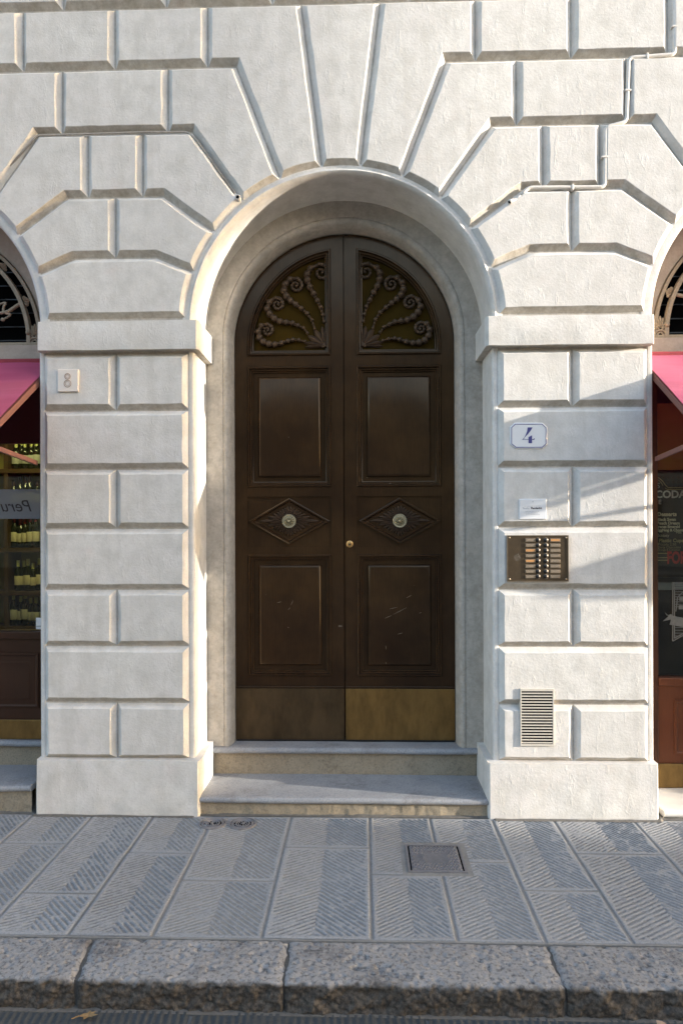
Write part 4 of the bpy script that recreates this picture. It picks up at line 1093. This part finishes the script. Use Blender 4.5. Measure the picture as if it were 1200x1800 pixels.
put('bore', MB().lathe([(.0095, 0), (.009, -.0012)], (xb, -.0125, zb_), 14, 'y'), HOLE, cd)
# cable on the left
cb = thing('cable', (-1.2, 0, 4.0), 'thin grimy cable in the wall joint ending in a short pipe at upper left', 'cable')
pth = [at(px, py, .016) for px, py in ((-30, 345), (66, 238), (150, 236), (250, 232.5), (329, 232), (345, 246), (412, 340))]
put('wire', MB().tube(smooth_path(pth, .02, .016), .0062, 7), CABLE, cb, smooth=True)
xb, zb_ = at(418, 347, 0)
put('pipe_end', MB().lathe([(.017, .03), (.017, -.003), (.015, -.006), (.011, -.006)], (xb, 0, zb_), 16, 'y'), CONDUIT, cb, auto=40)
put('bore', MB().lathe([(.0105, 0), (.010, -.0012)], (xb, -.0062, zb_), 14, 'y'), HOLE, cb)

# ------------------------------------------------------------------ things in the pavement
ac = thing('access_cover', (.483, -.497, 0), 'square cast iron access cover with raised dots set in the pavement', 'access cover')
cx0, cx1, cy0, cy1 = .338, .628, -.642, -.352
put('frame', MB().box(cx0, cx1, cy0, cy0 + .012, -.02, .004).box(cx0, cx1, cy1 - .012, cy1, -.02, .004).box(cx0, cx0 + .012, cy0 + .012, cy1 - .012, -.02, .004).box(cx1 - .012, cx1, cy0 + .012, cy1 - .012, -.02, .004), CASTIRON, ac)
put('gap', MB().box(cx0 + .011, cx1 - .011, cy0 + .011, cy1 - .011, -.02, -.0008), HOLE, ac)
put('lid', MB().box(cx0 + .020, cx1 - .020, cy0 + .020, cy1 - .020, -.02, .002), CASTIRON, ac, bevel=.002)
mb = MB()
n_ = 15; st = (cx1 - cx0 - .06) / (n_ - 1)
for i in range(n_):
    for j in range(n_):
        x_ = cx0 + .03 + (i + (.5 if j % 2 else 0)) * st; y_ = cy0 + .03 + j * st
        if x_ > cx1 - .028: continue
        if (.428 < x_ < .548 and -.56 < y_ < -.44) or (.372 < x_ < .42 and -.54 < y_ < -.46): continue
        mb.lathe([(.0066, .0005), (.0056, .006), (.003, .0075)], (x_, y_, 0), 6)
tag(put('raised_dots', mb, CASTIRON, ac), kind='stuff')
mb = MB(); t_ = .005
for a, b, c, d in ((.430, .545, -.556, -.551), (.430, .545, -.449, -.444), (.430, .435, -.551, -.449), (.540, .545, -.551, -.449), (.376, .416, -.536, -.532), (.376, .416, -.468, -.464), (.376, .380, -.532, -.468), (.412, .416, -.532, -.468)):
    mb.box(a, b, c, d, 0, t_)
put('raised_frame', mb, CASTIRON, ac)
tm = text_mb('SIP', .075, 0, 0, 0, bold=.002)       # letters lie sideways on the lid
put('lettering', (lambda m_: (m_, setattr(m_, 'v', [(.518 - z * 1.0, -.545 + x * .78, .0035) for x, y, z in m_.v]))[0])(tm), CASTIRON, ac)
put('key_hole', MB().prism([(.478, 0), (.498, 0), (.488, .001)], -.6, -.58), HOLE, ac)
for i, (x_, lab) in enumerate(((-.743, 'left of two small round iron covers by the door step'), (-.571, 'right of two small round iron covers by the door step'))):
    rc = thing('round_cover', (x_, -.114, 0), lab, 'cover', 'small round covers in the pavement')
    put('gap', MB().lathe([(.078, -.01), (.078, -.0005), (.03, -.0005)], (x_, -.114, 0), 32), HOLE, rc)
    put('collar', MB().lathe([(.080, -.01), (.080, .004), (.072, .006), (.069, .003), (.069, -.01)], (x_, -.114, 0), 32), CASTIRON, rc, auto=40)
    put('cap', MB().lathe([(.065, -.012), (.065, .003), (.056, .0055), (.052, .001), (.047, -.004), (.043, -.004), (.041, .0045), (.036, .005), (.033, -.002), (.01, -.002)], (x_, -.114, 0), 32), CASTIRON, rc, auto=40)
    mb = MB()
    for k in range(10):
        a = 2 * pi * k / 10; mb.ball((x_ + .024 * cos(a), -.114 + .024 * sin(a), .0015), .0045, 6, 4, (1, 1, .7))
    mb.ball((x_ + (.004 if i else -.004), -.114, .002), .010, 8, 5, (1, 1, .5))
    tag(put('raised_dots', mb, CASTIRON, rc), kind='stuff')
# grime where the wall meets the paving
fm = MB(); xs_ = np.arange(-4.0, 4.0, .02); rings = []
for x in xs_:
    onp = any(abs(x - (k * PITCH + HALF)) < .48 for k in range(-2, 2)); y0_ = -.036 if onp else -.004
    wv = .006 + .011 * float(fbm(x, 0, 9, 5, 3)); rings.append([(x, y0_ + .01, .006 + .5 * wv), (x, y0_ - .003, .004 + .2 * wv), (x, y0_ - wv - .006, .0015)])
fm.loops(rings, False, False, False)
put('wall_joint', fm, JOINT, pav)
# leaf and scrap in the gutter
lf = MB(); L0 = Vector((-.89, -1.527, -.098))
pts = [(.72 * a_, .72 * b_) for a_, b_ in [(-.045, 0), (-.03, .012), (-.012, .013), (-.004, .026), (.008, .014), (.03, .018), (.022, .004), (.048, -.004), (.02, -.012), (.004, -.010), (-.012, -.020), (-.020, -.008)]]
vs = [(L0.x + x * 1.1, L0.y + y * 1.4, L0.z + .006 + .006 * sin(30 * x) + .004 * cos(50 * y)) for x, y in pts] + [(L0.x, L0.y, L0.z + .002)]
lf.add(vs, [(i, (i + 1) % 12, 12) for i in range(12)]).tube([(L0.x - .034, L0.y, L0.z + .006), (L0.x - .058, L0.y - .012, L0.z + .003)], .0018, 5)
o = put('fallen_leaf', lf, LEAFM, origin=(-.89, -1.527, -.1)); tag(o, 'dry orange brown leaf lying in the gutter at lower left', 'leaf')
x_, z_ = at(1172, 1788, -1.50)
o = put('paper_scrap', MB().add([(1.17, -1.515, -.098), (1.205, -1.52, -.092), (1.20, -1.50, -.096), (1.172, -1.497, -.09), (1.188, -1.508, -.086)], [(0, 1, 4), (1, 2, 4), (2, 3, 4), (3, 0, 4)]), PAPERL, origin=(1.185, -1.51, -.1))
tag(o, 'small orange scrap of paper in the gutter at lower right', 'litter')

# ------------------------------------------------------------------ the far side of the street (reflected in glass and paint, shades the street)
def far_building(x0, x1, y, h, wallm, label, name='town_house', floors=3, dep=9.0):
    b = thing(name, ((x0 + x1) / 2, y - dep / 2, -.13), label, 'building', 'houses across the street')
    put('wall', MB().box(x0, x1, y - dep, y, -.13, h), wallm, b)
    put('roof', MB().box(x0 - .15, x1 + .15, y - dep - .2, y + .45, h, h + .22), ROOF, b)
    put('string_course', MB().box(x0, x1, y, y + .08, h / floors, h / floors + .18), GREYST, b)
    n_ = max(2, int((x1 - x0) / 2.6)); gl = MB(); sh_ = MB(); fr = MB()
    fh = h / floors; wm = None
    for f_ in range(floors):
        for i in range(n_):
            xc = x0 + (i + .5) * (x1 - x0) / n_; zc = f_ * fh + fh * .28
            m1 = MB().box(xc - .5, xc + .5, y, y + .02, zc, zc + fh * .55)
            wdw = put('window', m1, DARKGL, b)
            put('window_frame', MB().box(xc - .6, xc - .5, y, y + .07, zc - .1, zc + fh * .55).box(xc + .5, xc + .6, y, y + .07, zc - .1, zc + fh * .55).box(xc - .7, xc + .7, y, y + .10, zc + fh * .55, zc + fh * .55 + .12).box(xc - .66, xc + .66, y, y + .12, zc - .2, zc - .1), GREYST, wdw)
            if f_ > 0: put('shutter', MB().box(xc - 1.08, xc - .61, y, y + .05, zc, zc + fh * .55).box(xc + .61, xc + 1.08, y, y + .05, zc, zc + fh * .55), SHUTTER, wdw)
    return b
YO = -6.5
EDGE = 35.35
far_building(-30, -9, -26.0, 10.4, CREAMW, 'cream house across the square to the left', floors=3)
far_building(-9, 9, -26.0, 11.4, OCHRE, 'ochre house directly across the square', floors=3)
far_building(9, 30, -26.0, 10.0, CREAMW, 'cream house across the square to the right', floors=3)
far_building(22, EDGE, YO, 14.5, OCHRE, 'unseen tall ochre building down the street, placed to shade the left wall', floors=4, dep=8)  # out of view; placed and sized to cast the soft shade edge on the wall
